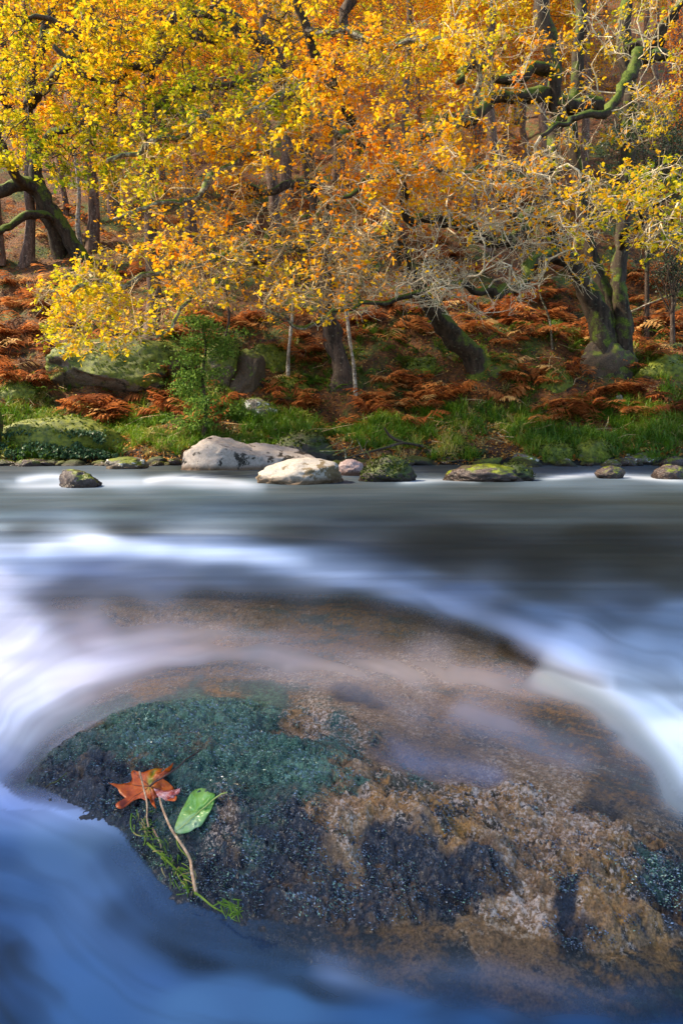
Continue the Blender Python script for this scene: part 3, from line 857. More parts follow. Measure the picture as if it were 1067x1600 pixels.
def grow_foliage(tips, tdir, twigs, leaves, per=5, nl=6, size=.085, leafy=None, fixed=None, twig_len=(.14, .36)):
    """short twigs on every tip, leaves in bunches at their ends"""
    px, py = to_px(tips[:, 0], tips[:, 1], tips[:, 2])
    lf = shepard(px, py, LEAFY, 1, 1, 3.5) if fixed is None else np.tile(fixed, (len(tips), 1))
    LP, LT, LY, LPi, LS = [], [], [], [], []
    for i in range(len(tips)):
        cluster = np.clip(lf[i, 0] * (1.1 + .8 * rng.standard_normal()), 0, 1.9)
        ctint = lf[i, 1] + .11 * rng.standard_normal()
        for k in range(per):
            L = rng.uniform(*twig_len)
            d = tdir[i] * .8 + rng.standard_normal(3) * .75
            d /= np.linalg.norm(d) + 1e-9
            q1 = tips[i] - tdir[i] * rng.uniform(0, .3)
            q2 = q1 + d * L * .55 + rng.standard_normal(3) * .04
            q3 = q2 + (d + rng.standard_normal(3) * .55 + np.array([0, 0, .15])) * L * .5
            tube(twigs, [q1, q2, q3], [.0056, .0046, .0030], 3)
            m = rng.poisson(nl * cluster * .85)
            if m:
                f = rng.uniform(.35, 1.05, m)[:, None]
                c = q2 + (q3 - q2) * f + rng.standard_normal((m, 3)) * .035
                LP.append(c)
                LT.append(np.clip(ctint + .08 * rng.standard_normal(m), 0, 1))
                base = math.atan2(-d[0], d[1])
                LY.append(base + rng.normal(0, 1.1, m))
                LPi.append(rng.normal(-.2, .55, m))
                LS.append(size * rng.uniform(.7, 1.5, m))
    if LP:
        pos = np.vstack(LP)
        scatter(leaves, OAK_T, OAK_F, pos, np.concatenate(LY), np.concatenate(LPi), rng.normal(0, .6, len(pos)), np.concatenate(LS), np.concatenate(LT))

def region(n, poly, y0, y1, bent=0.0):
    """n attractors inside a pixel polygon between two distances, thinned where the foliage is thin"""
    poly = [tuple(p) for p in poly]
    xs, ys = [p[0] for p in poly], [p[1] for p in poly]
    out = np.zeros((0, 3))
    while len(out) < n:
        a, b, y = rng.uniform(min(xs), max(xs), n * 3), rng.uniform(min(ys), max(ys), n * 3), rng.uniform(y0, y1, n * 3)
        k = (poly_sd(a, b, poly) > 0) & (fbm(a / 55, b / 40, y * .5, 2, 91) > -.28)
        a, b, y = a[k], b[k], y[k]
        out = np.vstack([out, np.stack([(a - CX) / F * y, y, CH - (b - HY) / F * y], -1)])
    return out[:n]

def big_tree(label, stems, limbs, regions, bark, twig, per=5, nl=6, size=.085, name='oak_tree', gn=.22, thin=.82, tipr=.0048):
    """stems and limbs are pixel polylines, regions give the crown"""
    dY = G(stems[0][0][0], stems[0][0][1])[1] - stems[0][0][2] + .25
    sh = lambda L: [(q[0], q[1], q[2] + dY, *q[3:]) for q in L]
    stems, limbs = [[(*q[:3], q[3] * thin) for q in sh(L)] for L in stems], [sh(L) for L in limbs]
    s0, r0 = px_line(stems[0])
    base = s0[0].copy()
    base[2] = float(H(base[0], base[1])) - .05
    root = empty(name, base)
    tag(root, label, 'tree', 'oaks reaching out over the river')
    skel, tb = [], Bag()
    for st in stems:
        p_, r_ = px_line(st)
        p_ = gnarl(p_, gn * .35, st[0][0])
        if st is stems[0]:
            p_ = np.vstack([[p_[0] - (p_[1] - p_[0]) * 1.2 - np.array([0, 0, 1.6])], p_])
            r_ = np.concatenate([[r_[0] * 1.5], r_])
            r_[1] *= 1.25
        tube(tb, p_, r_, 12, 0, .35)
        skel.append((p_[2:], r_[2:]))
    tb.build('trunk', M['bark_moss'] if bark is M['bark_grey'] else bark, root, True, base)
    for lb in limbs:
        p_, r_ = px_line(lb)
        p_ = gnarl(p_, gn, lb[0][1])
        b = Bag()
        tube(b, p_, r_, 8, 0, .45)
        b.build('branch', bark, root, True, base)
        skel.append((p_, r_))
    att = np.vstack([region(*r) for r in regions])
    chains, tips, tdir = tree_web(skel, att, tip=tipr)
    tw, lv = Bag(), Bag()
    for p_, r_ in chains:
        big = r_[0]
        tube(tw, p_, r_, 6 if big > .025 else (4 if big > .009 else 3), 0, .3 if big > .012 else 0, cap=False)
    grow_foliage(tips, tdir, tw, lv, per, nl, size)
    tag(tw.build('twigs', twig, root, True, base), kind='stuff')
    o = lv.build('foliage', M['oak'], root, False, base)
    if o:
        tag(o, kind='stuff')
    return root

big_tree('oak with a leaning mossy trunk and pale branches hanging over the river',
  [[(752, 585, 19.2, 22), (725, 545, 18.9, 19), (690, 500, 18.5, 16), (655, 452, 18, 14), (622, 385, 17.5, 13), (600, 300, 17, 12), (562, 220, 16.5, 11), (520, 130, 16, 9), (480, 50, 15.5, 8), (450, -70, 15, 6)]],
  [[(622, 385, 17.5, 9), (560, 372, 16.3, 8), (500, 378, 15.5, 7), (430, 392, 14.8, 7), (360, 405, 14, 6), (290, 425, 13.2, 5), (200, 440, 12.5, 4), (110, 462, 12, 3)],
   [(600, 300, 17, 8), (545, 320, 16, 7), (498, 318, 15.3, 7), (492, 345, 15.2, 7), (440, 370, 14.6, 6), (395, 385, 14, 5), (345, 430, 13.2, 4), (290, 470, 12.6, 3), (236, 520, 12.2, 2.5)],
   [(562, 220, 16.5, 8), (500, 190, 15.4, 7), (440, 205, 14.6, 6), (390, 245, 14, 6), (330, 290, 13.2, 5), (270, 320, 12.6, 4), (200, 330, 12.2, 3)],
   [(520, 130, 16, 7), (450, 140, 15, 6), (385, 175, 14.2, 6), (320, 190, 13.5, 5), (250, 210, 13, 4), (170, 250, 12.5, 3)],
   [(600, 300, 17, 6), (640, 250, 16, 6), (700, 200, 15, 5), (740, 120, 14.5, 4), (720, 50, 14, 3)],
   [(480, 50, 15.5, 6), (560, 60, 14.8, 5), (640, 80, 14.2, 4), (700, 60, 13.8, 3)],
   [(590, 420, 17, 5), (555, 470, 15.6, 5), (520, 500, 14.6, 4), (470, 512, 13.8, 3), (430, 500, 13.3, 2.5), (400, 480, 13, 2)]],
  [(520, [(60, 440), (160, 390), (300, 350), (420, 340), (620, 330), (620, 440), (560, 480), (420, 500), (300, 470), (240, 540), (110, 560), (60, 520)], 11.2, 15.5),
   (420, [(160, 240), (300, 160), (480, 100), (700, 20), (800, 40), (740, 260), (600, 320), (420, 340), (200, 360)], 12, 17)],
  M['bark_grey'], M['twig_pale'], 5, 6)

big_tree('old right hand oak with several thick trunks on one mossy root',
  [[(955, 585, 19, 34), (935, 500, 18.9, 26), (905, 430, 18.7, 19), (878, 380, 18.4, 16), (862, 300, 18.2, 14), (868, 200, 18, 16), (868, 110, 17.9, 16), (850, 30, 17.8, 16), (838, -80, 17.6, 14)],
   [(965, 560, 19.1, 20), (950, 470, 19.2, 15), (922, 390, 19.2, 14), (905, 300, 19.1, 13), (893, 200, 19, 13), (905, 60, 19, 12), (900, -80, 19, 10)],
   [(975, 570, 19, 24), (970, 470, 18.9, 17), (968, 390, 18.9, 15), (975, 280, 18.9, 14), (984, 160, 18.8, 14), (975, 60, 18.7, 15), (985, -30, 18.6, 11), (1010, -120, 18.5, 8)]],
  [[(878, 385, 18.4, 10), (850, 345, 17.5, 9), (800, 350, 16.5, 7), (770, 300, 15.8, 6), (735, 262, 15, 6), (690, 262, 14.3, 6), (640, 270, 13.7, 5), (580, 290, 13, 4), (520, 300, 12.5, 3)],
   [(890, 410, 18.5, 12), (855, 395, 17.4, 11), (815, 430, 16.4, 9), (780, 455, 15.5, 8), (740, 458, 15, 6), (700, 452, 14.4, 5), (640, 462, 13.6, 4), (560, 470, 12.9, 3), (500, 500, 12.4, 2.5)],
   [(868, 340, 18.2, 9), (815, 365, 17, 8), (770, 385, 16, 8), (710, 340, 15, 8), (670, 345, 14.4, 7), (625, 330, 13.8, 6), (622, 280, 13.4, 5), (600, 255, 13, 4)],
   [(935, 165, 18.8, 13), (880, 160, 18.4, 13), (830, 158, 17.8, 11), (770, 160, 17, 10), (735, 185, 16.2, 8), (690, 195, 15.5, 6), (640, 230, 14.8, 5)],
   [(975, 75, 18.7, 9), (1015, 62, 18.2, 8), (1045, 30, 17.8, 7), (1090, -10, 17.4, 5)],
   [(868, 110, 17.9, 9), (800, 118, 17.2, 9), (750, 105, 16.6, 7), (705, 130, 16, 5)],
   [(1040, 88, 17, 8), (1000, 92, 16.4, 9), (970, 130, 15.8, 8), (945, 170, 15.3, 6), (900, 185, 14.8, 4), (860, 200, 14.4, 3)],
   [(968, 390, 18.9, 6), (1000, 340, 17, 5), (1030, 310, 15.5, 4), (1080, 290, 14.5, 3)]],
  [(460, [(560, 230), (700, 220), (860, 230), (900, 380), (860, 440), (760, 480), (620, 490), (500, 500), (480, 320)], 12.2, 17),
   (260, [(560, 270), (900, 230), (960, 330), (930, 450), (760, 500), (620, 480)], 12.5, 16.5),
   (110, [(910, 290), (980, 262), (1110, 250), (1110, 400), (1000, 390), (930, 370)], 12.5, 15.5),
   (260, [(700, -60), (1120, -60), (1120, 160), (1000, 230), (820, 240), (700, 150)], 15, 19)],
  M['bark_moss'], M['twig_lichen'], 5, 6, thin=.68, tipr=.0058)

big_tree('crooked mossy oak at the left edge bending out over the slope',
  [[(132, 410, 22.5, 15), (112, 375, 22.3, 14), (85, 335, 22, 14), (60, 300, 21.7, 15), (30, 287, 21.3, 12), (-10, 300, 21, 10), (-60, 310, 20.6, 8)],
   [(100, 420, 22.8, 15), (88, 370, 22.4, 14), (62, 300, 21.8, 14), (52, 240, 21.4, 10), (40, 170, 21, 9), (62, 80, 20.6, 8), (95, -40, 20, 6)]],
  [[(60, 300, 21.7, 9), (20, 270, 20.5, 8), (0, 220, 19.8, 6), (-20, 150, 19, 5)],
   [(85, 345, 22, 7), (45, 340, 21, 6), (0, 355, 20, 5), (-40, 350, 19.5, 4)],
   [(40, 170, 21, 8), (90, 110, 19.5, 8), (140, 60, 18.4, 7), (150, 20, 17.8, 5)],
   [(52, 240, 21.4, 7), (110, 190, 19.5, 6), (170, 150, 17.8, 6), (240, 120, 16.5, 4)],
   [(46, 200, 21.2, 6), (0, 140, 19, 6), (-30, 100, 18, 5)]],
  [(520, [(-90, -60), (300, -60), (330, 120), (200, 290), (100, 300), (60, 260), (-90, 280)], 14, 21)],
  M['bark_moss'], M['twig_dark'], 5, 7, .10)

big_tree('dark oak with a fluted double trunk at the centre, thick black boughs at the top',
  [[(535, 605, 18.6, 22), (528, 560, 18.6, 17), (512, 480, 18.6, 15), (505, 400, 18.6, 14), (490, 300, 18.5, 12), (470, 200, 18.4, 13), (440, 110, 18.2, 13), (400, 60, 18, 14), (350, 20, 17.6, 14), (300, -70, 17.2, 10)]],
  [[(470, 190, 18.4, 10), (500, 130, 18, 9), (535, 60, 17.5, 8), (560, -60, 17, 7)],
   [(385, 45, 18, 10), (330, 55, 17, 9), (270, 75, 16.2, 7), (215, 105, 15.5, 6), (150, 125, 15, 5), (80, 80, 14.5, 4)],
   [(350, 20, 17.6, 9), (300, 10, 16.8, 7), (250, 40, 16, 6), (190, 40, 15.4, 5), (120, 45, 14.8, 5), (40, 30, 14.3, 3)],
   [(440, 110, 18.2, 8), (380, 130, 17, 6), (300, 150, 16, 5), (230, 190, 15, 4)],
   [(495, 290, 18.5, 8), (450, 285, 17.6, 7), (420, 290, 17, 5), (380, 300, 16, 4)]],
  [(430, [(120, -60), (620, -60), (600, 120), (420, 220), (260, 240), (120, 200)], 13, 18.5)],
  M['bark_dark'], M['twig_dark'], 5, 7, .09)

# ------------------------------------------------------------------ woodland on the slope behind
def forest_proto(seed, height, trunk_r, crown_w, leafiness, tint, bark, bare=.35):
    r_ = np.random.default_rng(seed)
    root = empty('woodland_tree')
    k = 12
    z = np.linspace(-.4, height, k)
    wob = np.cumsum(r_.standard_normal((k, 2)), 0) * .11
    pts = np.stack([wob[:, 0], wob[:, 1], z], -1)
    rad = trunk_r * (1 - .78 * np.linspace(0, 1, k) ** 1.2)
    rad[0] *= 1.5
    b = Bag()
    tube(b, pts, rad, 8, 0, .3)
    b.build('trunk', bark, root, True)
    n = 150
    th, rr, zz = r_.uniform(0, 2 * np.pi, n), crown_w * r_.uniform(.2, 1, n) ** .6, r_.uniform(0, 1, n)
    hz = height * (bare + (1.12 - bare) * zz)
    w = np.sin(np.pi * np.clip(.18 + .8 * zz, 0, 1)) ** .6
    att = np.stack([np.cos(th) * rr * w, np.sin(th) * rr * w, hz], -1)
    chains, tips, td = tree_web([(pts[3:], rad[3:])], att, .45, .12, .008, .45, .15)
    tw, lv = Bag(), Bag()
    for p_, q_ in chains:
        tube(tw, p_, q_, 4 if q_[0] > .03 else 3, cap=False)
    tag(tw.build('twigs', M['twig_dark'], root, True), kind='stuff')
    m = int(60 * leafiness)
    n = len(tips)
    pos = np.repeat(tips, m, 0) + r_.standard_normal((n * m, 3)) * np.array([.34, .34, .2])
    tn = np.repeat(np.clip(tint + .1 * r_.standard_normal(n), 0, 1), m) + .06 * r_.standard_normal(n * m)
    scatter(lv, SM_T, SM_F, pos, r_.uniform(0, 6.3, n * m), r_.normal(-.2, .6, n * m), r_.normal(0, .6, n * m), .11 * r_.uniform(.7, 1.3, n * m), np.clip(tn, 0, 1))
    tag(lv.build('foliage', M['oak_far'], root), kind='stuff')
    return root

protos = [(forest_proto(1, 13, .24, 2.6, .9, .50, M['bark_far']), 'tall golden oak'),
          (forest_proto(2, 11, .18, 2.2, .8, .72, M['bark_far'], .4), 'slender orange tree'),
          (forest_proto(3, 14, .20, 2.0, .7, .38, M['bark_far'], .5), 'thin yellow green tree'),
          (forest_proto(4, 9, .13, 1.9, 1.0, .60, M['bark_far'], .3), 'low bushy amber tree')]
BASES = [(418, 425), (785, 268), (128, 388), (42, 415), (10, 402), (445, 310), (345, 245), (665, 335), (600, 255), (700, 240), (300, 385), (1010, 195), (1050, 235), (233, 562), (890, 180), (540, 320), (740, 290), (180, 330), (630, 400), (820, 250), (475, 250), (245, 300), (1090, 330), (-30, 330)]
GP = 'autumn trees standing up the wooded slope'
used = [False] * 4
spots = []
for bx_, by_ in BASES:
    g = G(bx_, by_)
    spots.append((g, rng.choice([0, 1, 2], p=[.4, .25, .35])))
k = 0
while len(spots) < 104:
    y = 25 + 50 * rng.random() ** .9
    x = rng.uniform(-.62, .62) * y
    if min(np.hypot(s[0][0] - x, s[0][1] - y) for s in spots) > 1.7:
        spots.append((np.array([x, y, float(H(x, y))]), rng.integers(0, 4)))
for g, kd in spots:
    pr, lb = protos[kd]
    sc = rng.uniform(.8, 1.2)
    if not used[kd]:
        pr.location, pr.scale = g, (sc,) * 3
        r = pr
        used[kd] = True
    else:
        r = copy_tree(pr, g, rng.uniform(0, 6.28), sc)
    gx_, gy_ = to_px(*g)
    xz = 'at the far left' if gx_ < 120 else 'behind the crooked left oak' if gx_ < 280 else 'left of the central trunk' if gx_ < 440 else 'behind the central trunk' if gx_ < 600 else 'behind the leaning oak' if gx_ < 760 else 'between leaning oak and right oak' if gx_ < 880 else 'beside the right oak' if gx_ < 1000 else 'at the far right'
    yz = 'low' if g[1] < 30 else 'half way up' if g[1] < 45 else 'high' if g[1] < 60 else 'on the crest'
    tag(r, f'{lb} {xz}, {yz}', 'tree', GP)

# unseen oak added on the near bank at the left, outside the picture: its crown shades the water in the foreground
nb = np.array([-7.9, 1.6, .1])
x_, y_, f_ = None, None, None
gx, gy = np.meshgrid(np.linspace(-26, -5.6, 30), np.linspace(-12, 9, 30), indexing='ij')
gz = .9 * sstep(-5.4, -9, gx) - .5 + .15 * fbm(gx, gy, 0, 3, 101)
i, j = np.meshgrid(np.arange(29), np.arange(29), indexing='ij')
fs = np.stack([i * 30 + j, (i + 1) * 30 + j, (i + 1) * 30 + j + 1, i * 30 + j + 1], -1).reshape(-1, 4)
tag(link('near_bank', mesh('near_bank', np.stack([gx, gy, gz], -1).reshape(-1, 3), fs, bpy.data.materials['woodland_floor'], True)), kind='structure')
r_ = np.random.default_rng(77)
root = empty('oak_tree', tuple(nb))
tag(root, 'broad unseen oak added on the near bank to shade the foreground water from the left', 'tree')
k = 10
pts = np.stack([.25 * np.cumsum(r_.standard_normal(k)) * .4, .25 * np.cumsum(r_.standard_normal(k)) * .4, np.linspace(-.5, 8.5, k)], -1)
b = Bag()
tube(b, pts, np.linspace(.38, .12, k), 10, 0, .3)
b.build('trunk', M['bark_moss'], root, True)
n = 420
v = r_.standard_normal((n, 3))
v /= np.linalg.norm(v, axis=1)[:, None]
att = v * (r_.random(n) ** .4)[:, None] * np.array([3.6, 5.8, 2.9]) + np.array([.4, 1.2, 8.0])
chains, tips, td = tree_web([(pts[3:], np.linspace(.25, .12, k - 3))], att, .5, .12, .008, .45, .15)
tw, lv = Bag(), Bag()
for p_, q_ in chains:
    tube(tw, p_, q_, 3, cap=False)
tag(tw.build('twigs', M['twig_dark'], root, True), kind='stuff')
m = 24
pos = np.repeat(tips, m, 0) + r_.standard_normal((len(tips) * m, 3)) * .38
nn = len(pos)
scatter(lv, SM_T, SM_F, pos, r_.uniform(0, 6.3, nn), r_.normal(-.2, .6, nn), r_.normal(0, .6, nn), .17 * r_.uniform(.7, 1.3, nn), np.clip(.3 + .1 * r_.standard_normal(nn), 0, 1))
tag(lv.build('foliage', M['oak_far'], root), kind='stuff')

# ------------------------------------------------------------------ saplings and thin stems on the bank
def sapling(name, label, line, mat, limbs=6, leaves=None, nleaf=0, spread=.5, lsize=.05, group=None, tint=(0, 1), flat=.3, low=.25):
    if line[0][1] < 700:
        Yg = G(line[0][0], line[0][1])[1]
        line = [(q[0], q[1], q[2] + Yg - line[0][2], *q[3:]) for q in line]
    p_, r_ = px_line(line)
    base = p_[0].copy()
    base[2] = float(H(base[0], base[1])) - .03
    p_[0] = base
    root = empty(name, base)
    tag(root, label, 'sapling', group)
    b = Bag()
    tube(b, p_, r_, 6, 0, .25)
    b.build('stem', mat, root, True, base)
    tw, lv = Bag(), Bag()
    n = len(p_)
    ends = []
    for k in range(limbs):
        i = int(n * (low + (1 - low) * (k + .5) / limbs)) if limbs > 1 else n // 2
        i = min(i, n - 1)
        s = p_[i]
        th = rng.uniform(0, 6.28)
        L = spread * rng.uniform(.5, 1.1) * (1.15 - .6 * i / n)
        d = np.array([math.cos(th), .6 * math.sin(th), rng.uniform(-.1, .45)])
        e1 = s + d * L * .5 + rng.standard_normal(3) * .05
        e2 = s + d * L + rng.standard_normal(3) * .08
        tube(tw, [s, e1, e2], [.008, .006, .003], 3)
        ends += [e1, e2, (e1 + e2) / 2]
        for q in range(3):
            a = s + (e2 - s) * rng.uniform(.3, .9)
            c = a + rng.standard_normal(3) * np.array([.2, .2, .08]) * (L / .5)
            tube(tw, [a, (a + c) / 2 + .02, c], [.004, .003, .002], 3)
            ends += [c, (a + c) / 2]
    if tw.n:
        tag(tw.build('twigs', mat, root, True, base), kind='stuff')
    if leaves and nleaf:
        ends = np.array(ends)
        pos = ends[rng.integers(0, len(ends), nleaf)] + rng.standard_normal((nleaf, 3)) * np.array([.09, .09, .03]) * (spread / .5)
        scatter(lv, SM_T, SM_F, pos, rng.uniform(0, 6.3, nleaf), rng.normal(0, flat, nleaf), rng.normal(0, flat, nleaf), lsize * rng.uniform(.6, 1.3, nleaf), rng.uniform(*tint, nleaf))
        tag(lv.build('foliage', leaves, root, False, base), kind='stuff')

sapling('green_sapling', 'bushy sapling with small fresh green leaves at the water edge left of the white boulders', [(318, 690, 15.9, 4), (322, 640, 15.9, 3), (316, 590, 15.9, 2.5), (322, 545, 15.9, 2), (315, 505, 15.9, 1)], M['bark_dark'], 30, M['sap'], 6500, .85, .08, flat=.8, low=.08)
sapling('young_tree', 'thin tan stem rising above the bright green mossy boulder', [(450, 598, 17.6, 3.2), (451, 550, 17.6, 2.8), (456, 505, 17.6, 2.3), (458, 460, 17.6, 2)], M['birch'], 5, M['oak'], 30, .6)
sapling('young_tree', 'pale spotted birch stem in front of the dark central trunk', [(556, 618, 17.2, 3.2), (552, 570, 17.2, 2.8), (545, 520, 17.2, 2.6), (540, 465, 17.3, 2.4), (548, 400, 17.4, 2.6), (552, 330, 17.5, 2)], M['birch'], 9, M['oak'], 90, .8)
sapling('young_tree', 'thin forked dark sapling right of the green sapling', [(335, 600, 16.8, 2.4), (345, 550, 16.8, 2), (358, 500, 16.8, 1.8), (352, 440, 16.8, 1.2)], M['bark_dark'], 9, M['oak'], 60, .7)
sapling('young_tree', 'yellow tan stem among the trees above the crooked mossy oak', [(127, 392, 27, 4.5), (122, 350, 27, 4), (124, 300, 27, 3.5), (118, 240, 27, 2.5)], M['birch'], 8, M['oak'], 100, 1.0, .09)
sapling('young_tree', 'bare grey sapling leaning beside the mossy root at the right', [(862, 545, 17.5, 1.8), (858, 500, 17.4, 1.6), (842, 450, 17.3, 1.4), (850, 400, 17.2, 1)], M['bark_grey'], 9, None, 0, .7)
sapling('young_tree', 'leaning whippy twig with a few pale leaves at the far right', [(945, 520, 17, 2), (960, 500, 16.6, 2), (1005, 478, 16.2, 1.6), (1060, 455, 15.8, 1.2)], M['birch'], 6, M['ivy'], 60, .5)
sapling('young_tree', 'dark trunk at the left edge of the picture standing at the waterline', [(-12, 712, 15.7, 17), (-10, 660, 15.7, 13), (-24, 600, 15.7, 11), (-50, 480, 15.6, 9)], M['bark_moss'], 2, None, 0, .5)

# holly
def leafy_bush(name, label, cat, centre, radii, n, mat, size, tints, stem_mat, T=SM_T, Fs=SM_F):
    c = np.array(centre)
    root = empty(name, (c[0], c[1], float(H(c[0], c[1]))))
    base = np.array(root.location)
    tag(root, label, cat)
    b = Bag()
    top = c - np.array([0, 0, radii[2] * .2])
    stem_p = np.linspace(base - [0, 0, .2], top, 6)
    tube(b, stem_p, [.09, .08, .07, .06, .05, .04], 6)
    clumps = rng.standard_normal((int(60), 3))
    clumps /= np.linalg.norm(clumps, axis=1)[:, None]
    clumps = c + clumps * rng.uniform(.45, 1.0, (60, 1)) * np.array(radii)
    for q in clumps[:40]:
        s = stem_p[rng.integers(2, 6)]
        tube(b, [s, (s + q) / 2 + rng.standard_normal(3) * .08, q], [.025, .015, .006], 4)
    b.build('stem', stem_mat, root, True, base)
    pos = clumps[rng.integers(0, 60, n)] + rng.standard_normal((n, 3)) * np.array(radii) * .17
    lv = Bag()
    scatter(lv, T, Fs, pos, rng.uniform(0, 6.3, n), rng.normal(0, .6, n), rng.normal(0, .6, n), size * rng.uniform(.6, 1.25, n), np.clip(rng.normal(*tints, n), 0, 1))
    tag(lv.build('foliage', mat, root, False, base), kind='stuff')
leafy_bush('holly_bush', 'dark glossy blue green holly at the right edge behind the oak', 'bush', P(1010, 240, 21.5), (1.9, 1.2, 1.7), 9000, M['holly'], .075, (.5, .25), M['bark_dark'])
leafy_bush('holly_bush', 'lower dark holly growing under the first one by the right edge', 'bush', P(1050, 400, 20.5), (1.0, .8, 1.3), 3500, M['holly'], .07, (.35, .2), M['bark_dark'])

# ------------------------------------------------------------------ boulders
def stone_mat(name, a, b_, patch, patch_amt, moss=0.0, rough=.6, wet=True, moss_cols=((.03, .05, .006), (.17, .20, .012)), sc=3.0):
    m, nt, out = new_mat(name)
    n1 = tex_noise(nt, 26, 5, .7)
    c = ramp(nt, [(.35, a), (.65, b_)], n1.outputs['Fac']).outputs[0]
    n2 = tex_noise(nt, sc, 7, .68)
    f = ramp(nt, [(.70 - .3 * patch_amt, (0, 0, 0)), (.73 - .3 * patch_amt, (1, 1, 1))], n2.outputs['Fac'])
    c = mixc(nt, f.outputs[0], c, patch)
    g = nt.nodes.new('ShaderNodeNewGeometry')
    sx = nt.nodes.new('ShaderNodeSeparateXYZ')
    nt.links.new(g.outputs['Normal'], sx.inputs[0])
    n4 = tex_noise(nt, 55, 4, .7)
    if moss:
        n3 = tex_noise(nt, 2.2, 5, .6)
        ad = N(nt, 'ShaderNodeMath', _operation='MULTIPLY_ADD')
        nt.links.new(sx.outputs[2], ad.inputs[0]); ad.inputs[1].default_value = .3
        nt.links.new(n3.outputs['Fac'], ad.inputs[2])
        f3 = ramp(nt, [(.85 - .6 * moss, (0, 0, 0)), (.93 - .6 * moss, (1, 1, 1))], ad.outputs[0])
        n5 = tex_noise(nt, 7, 6, .7)
        mc = ramp(nt, [(.36, moss_cols[0]), (.64, moss_cols[1])], n5.outputs['Fac'])
        c = mixc(nt, f3.outputs[0], c, mc.outputs[0])
    p = N(nt, 'ShaderNodeBsdfPrincipled', Roughness=rough)
    p.inputs['Specular IOR Level'].default_value = .35
    if wet:   # the tide line: stone stays dark and wet just above the water
        sp = nt.nodes.new('ShaderNodeSeparateXYZ')
        nt.links.new(g.outputs['Position'], sp.inputs[0])
        fz = ramp(nt, [(.04, (1, 1, 1)), (.13, (0, 0, 0))], sp.outputs[2])
        dk = mixc(nt, 1.0, c, (.42, .30, .20), 'MULTIPLY')
        c = mixc(nt, fz.outputs[0], c, dk)
    nt.links.new(c, p.inputs['Base Color'])
    b = N(nt, 'ShaderNodeBump', Strength=.8, Distance=.02)
    nt.links.new(n4.outputs['Fac'], b.inputs['Height'])
    nt.links.new(b.outputs[0], p.inputs['Normal'])
    nt.links.new(p.outputs[0], out.inputs['Surface'])
    return m
M['granite'] = stone_mat('pale_granite', (.27, .23, .20), (.40, .35, .31), (.025, .02, .015), .45)
M['granite_white'] = stone_mat('white_granite', (.26, .23, .19), (.40, .37, .33), (.14, .10, .05), .5)
M['mossy'] = stone_mat('mossy_stone', (.05, .04, .03), (.16, .13, .10), (.02, .018, .012), .5, .85)
M['mossy_bright'] = stone_mat('bright_moss_stone', (.06, .05, .03), (.16, .13, .09), (.02, .018, .012), .3, 1.0, moss_cols=((.04, .065, .006), (.18, .20, .010)))
M['dark_wet'] = stone_mat('dark_wet_stone', (.018, .014, .013), (.10, .07, .06), (.30, .24, .24), .22, .25, rough=.25)
M['dark_moss'] = stone_mat('dark_mossy_river_stone', (.015, .013, .010), (.05, .04, .03), (.01, .01, .008), .4, .45, rough=.45, moss_cols=((.012, .02, .004), (.06, .085, .010)))
M['pink'] = stone_mat('pink_grey_stone', (.20, .13, .12), (.40, .29, .27), (.06, .04, .04), .3, rough=.35)
M['lichen'] = stone_mat('lichen_crusted_stone', (.07, .06, .05), (.20, .18, .15), (.72, .72, .68), .52, .3, sc=5)
M['brown'] = stone_mat('brown_stone', (.03, .02, .012), (.10, .065, .035), (.05, .06, .01), .4, .35, wet=False)

M['moss_tuft'] = leaf_mat('moss_tuft', [(0, (.02, .03, .005)), (.4, (.08, .12, .01)), (.7, (.17, .21, .012)), (1, (.28, .28, .03))], .25, .8, .15)
_ico = {}
def ico(sub):
    if sub not in _ico:
        import bmesh
        bm = bmesh.new()
        bmesh.ops.create_icosphere(bm, subdivisions=sub, radius=1)
        V = np.array([v.co[:] for v in bm.verts]); Fc = np.array([[v.index for v in f.verts] for f in bm.faces])
        bm.free()
        _ico[sub] = (V, Fc)
    return _ico[sub]

def rock_mesh(name, r, seed, mat, sub=5, cut=6, rough=.12):
    V, Fc = ico(sub)
    V = V.copy()
    q = np.random.default_rng(seed)
    for _ in range(cut):                     # broad fracture planes
        nrm = q.standard_normal(3); nrm /= np.linalg.norm(nrm)
        d = q.uniform(.62, .9)
        s = V @ nrm
        V -= np.where(s > d, (s - d) * .85, 0)[:, None] * nrm
    V *= (1 + rough * fbm(V[:, 0] * 1.6 + seed, V[:, 1] * 1.6, V[:, 2] * 1.6, 5, 111) + .035 * fbm(V[:, 0] * 9 + seed, V[:, 1] * 9, V[:, 2] * 9, 3, 112))[:, None]
    V = V * np.array(r)
    return mesh(name, V, Fc, mat, True)

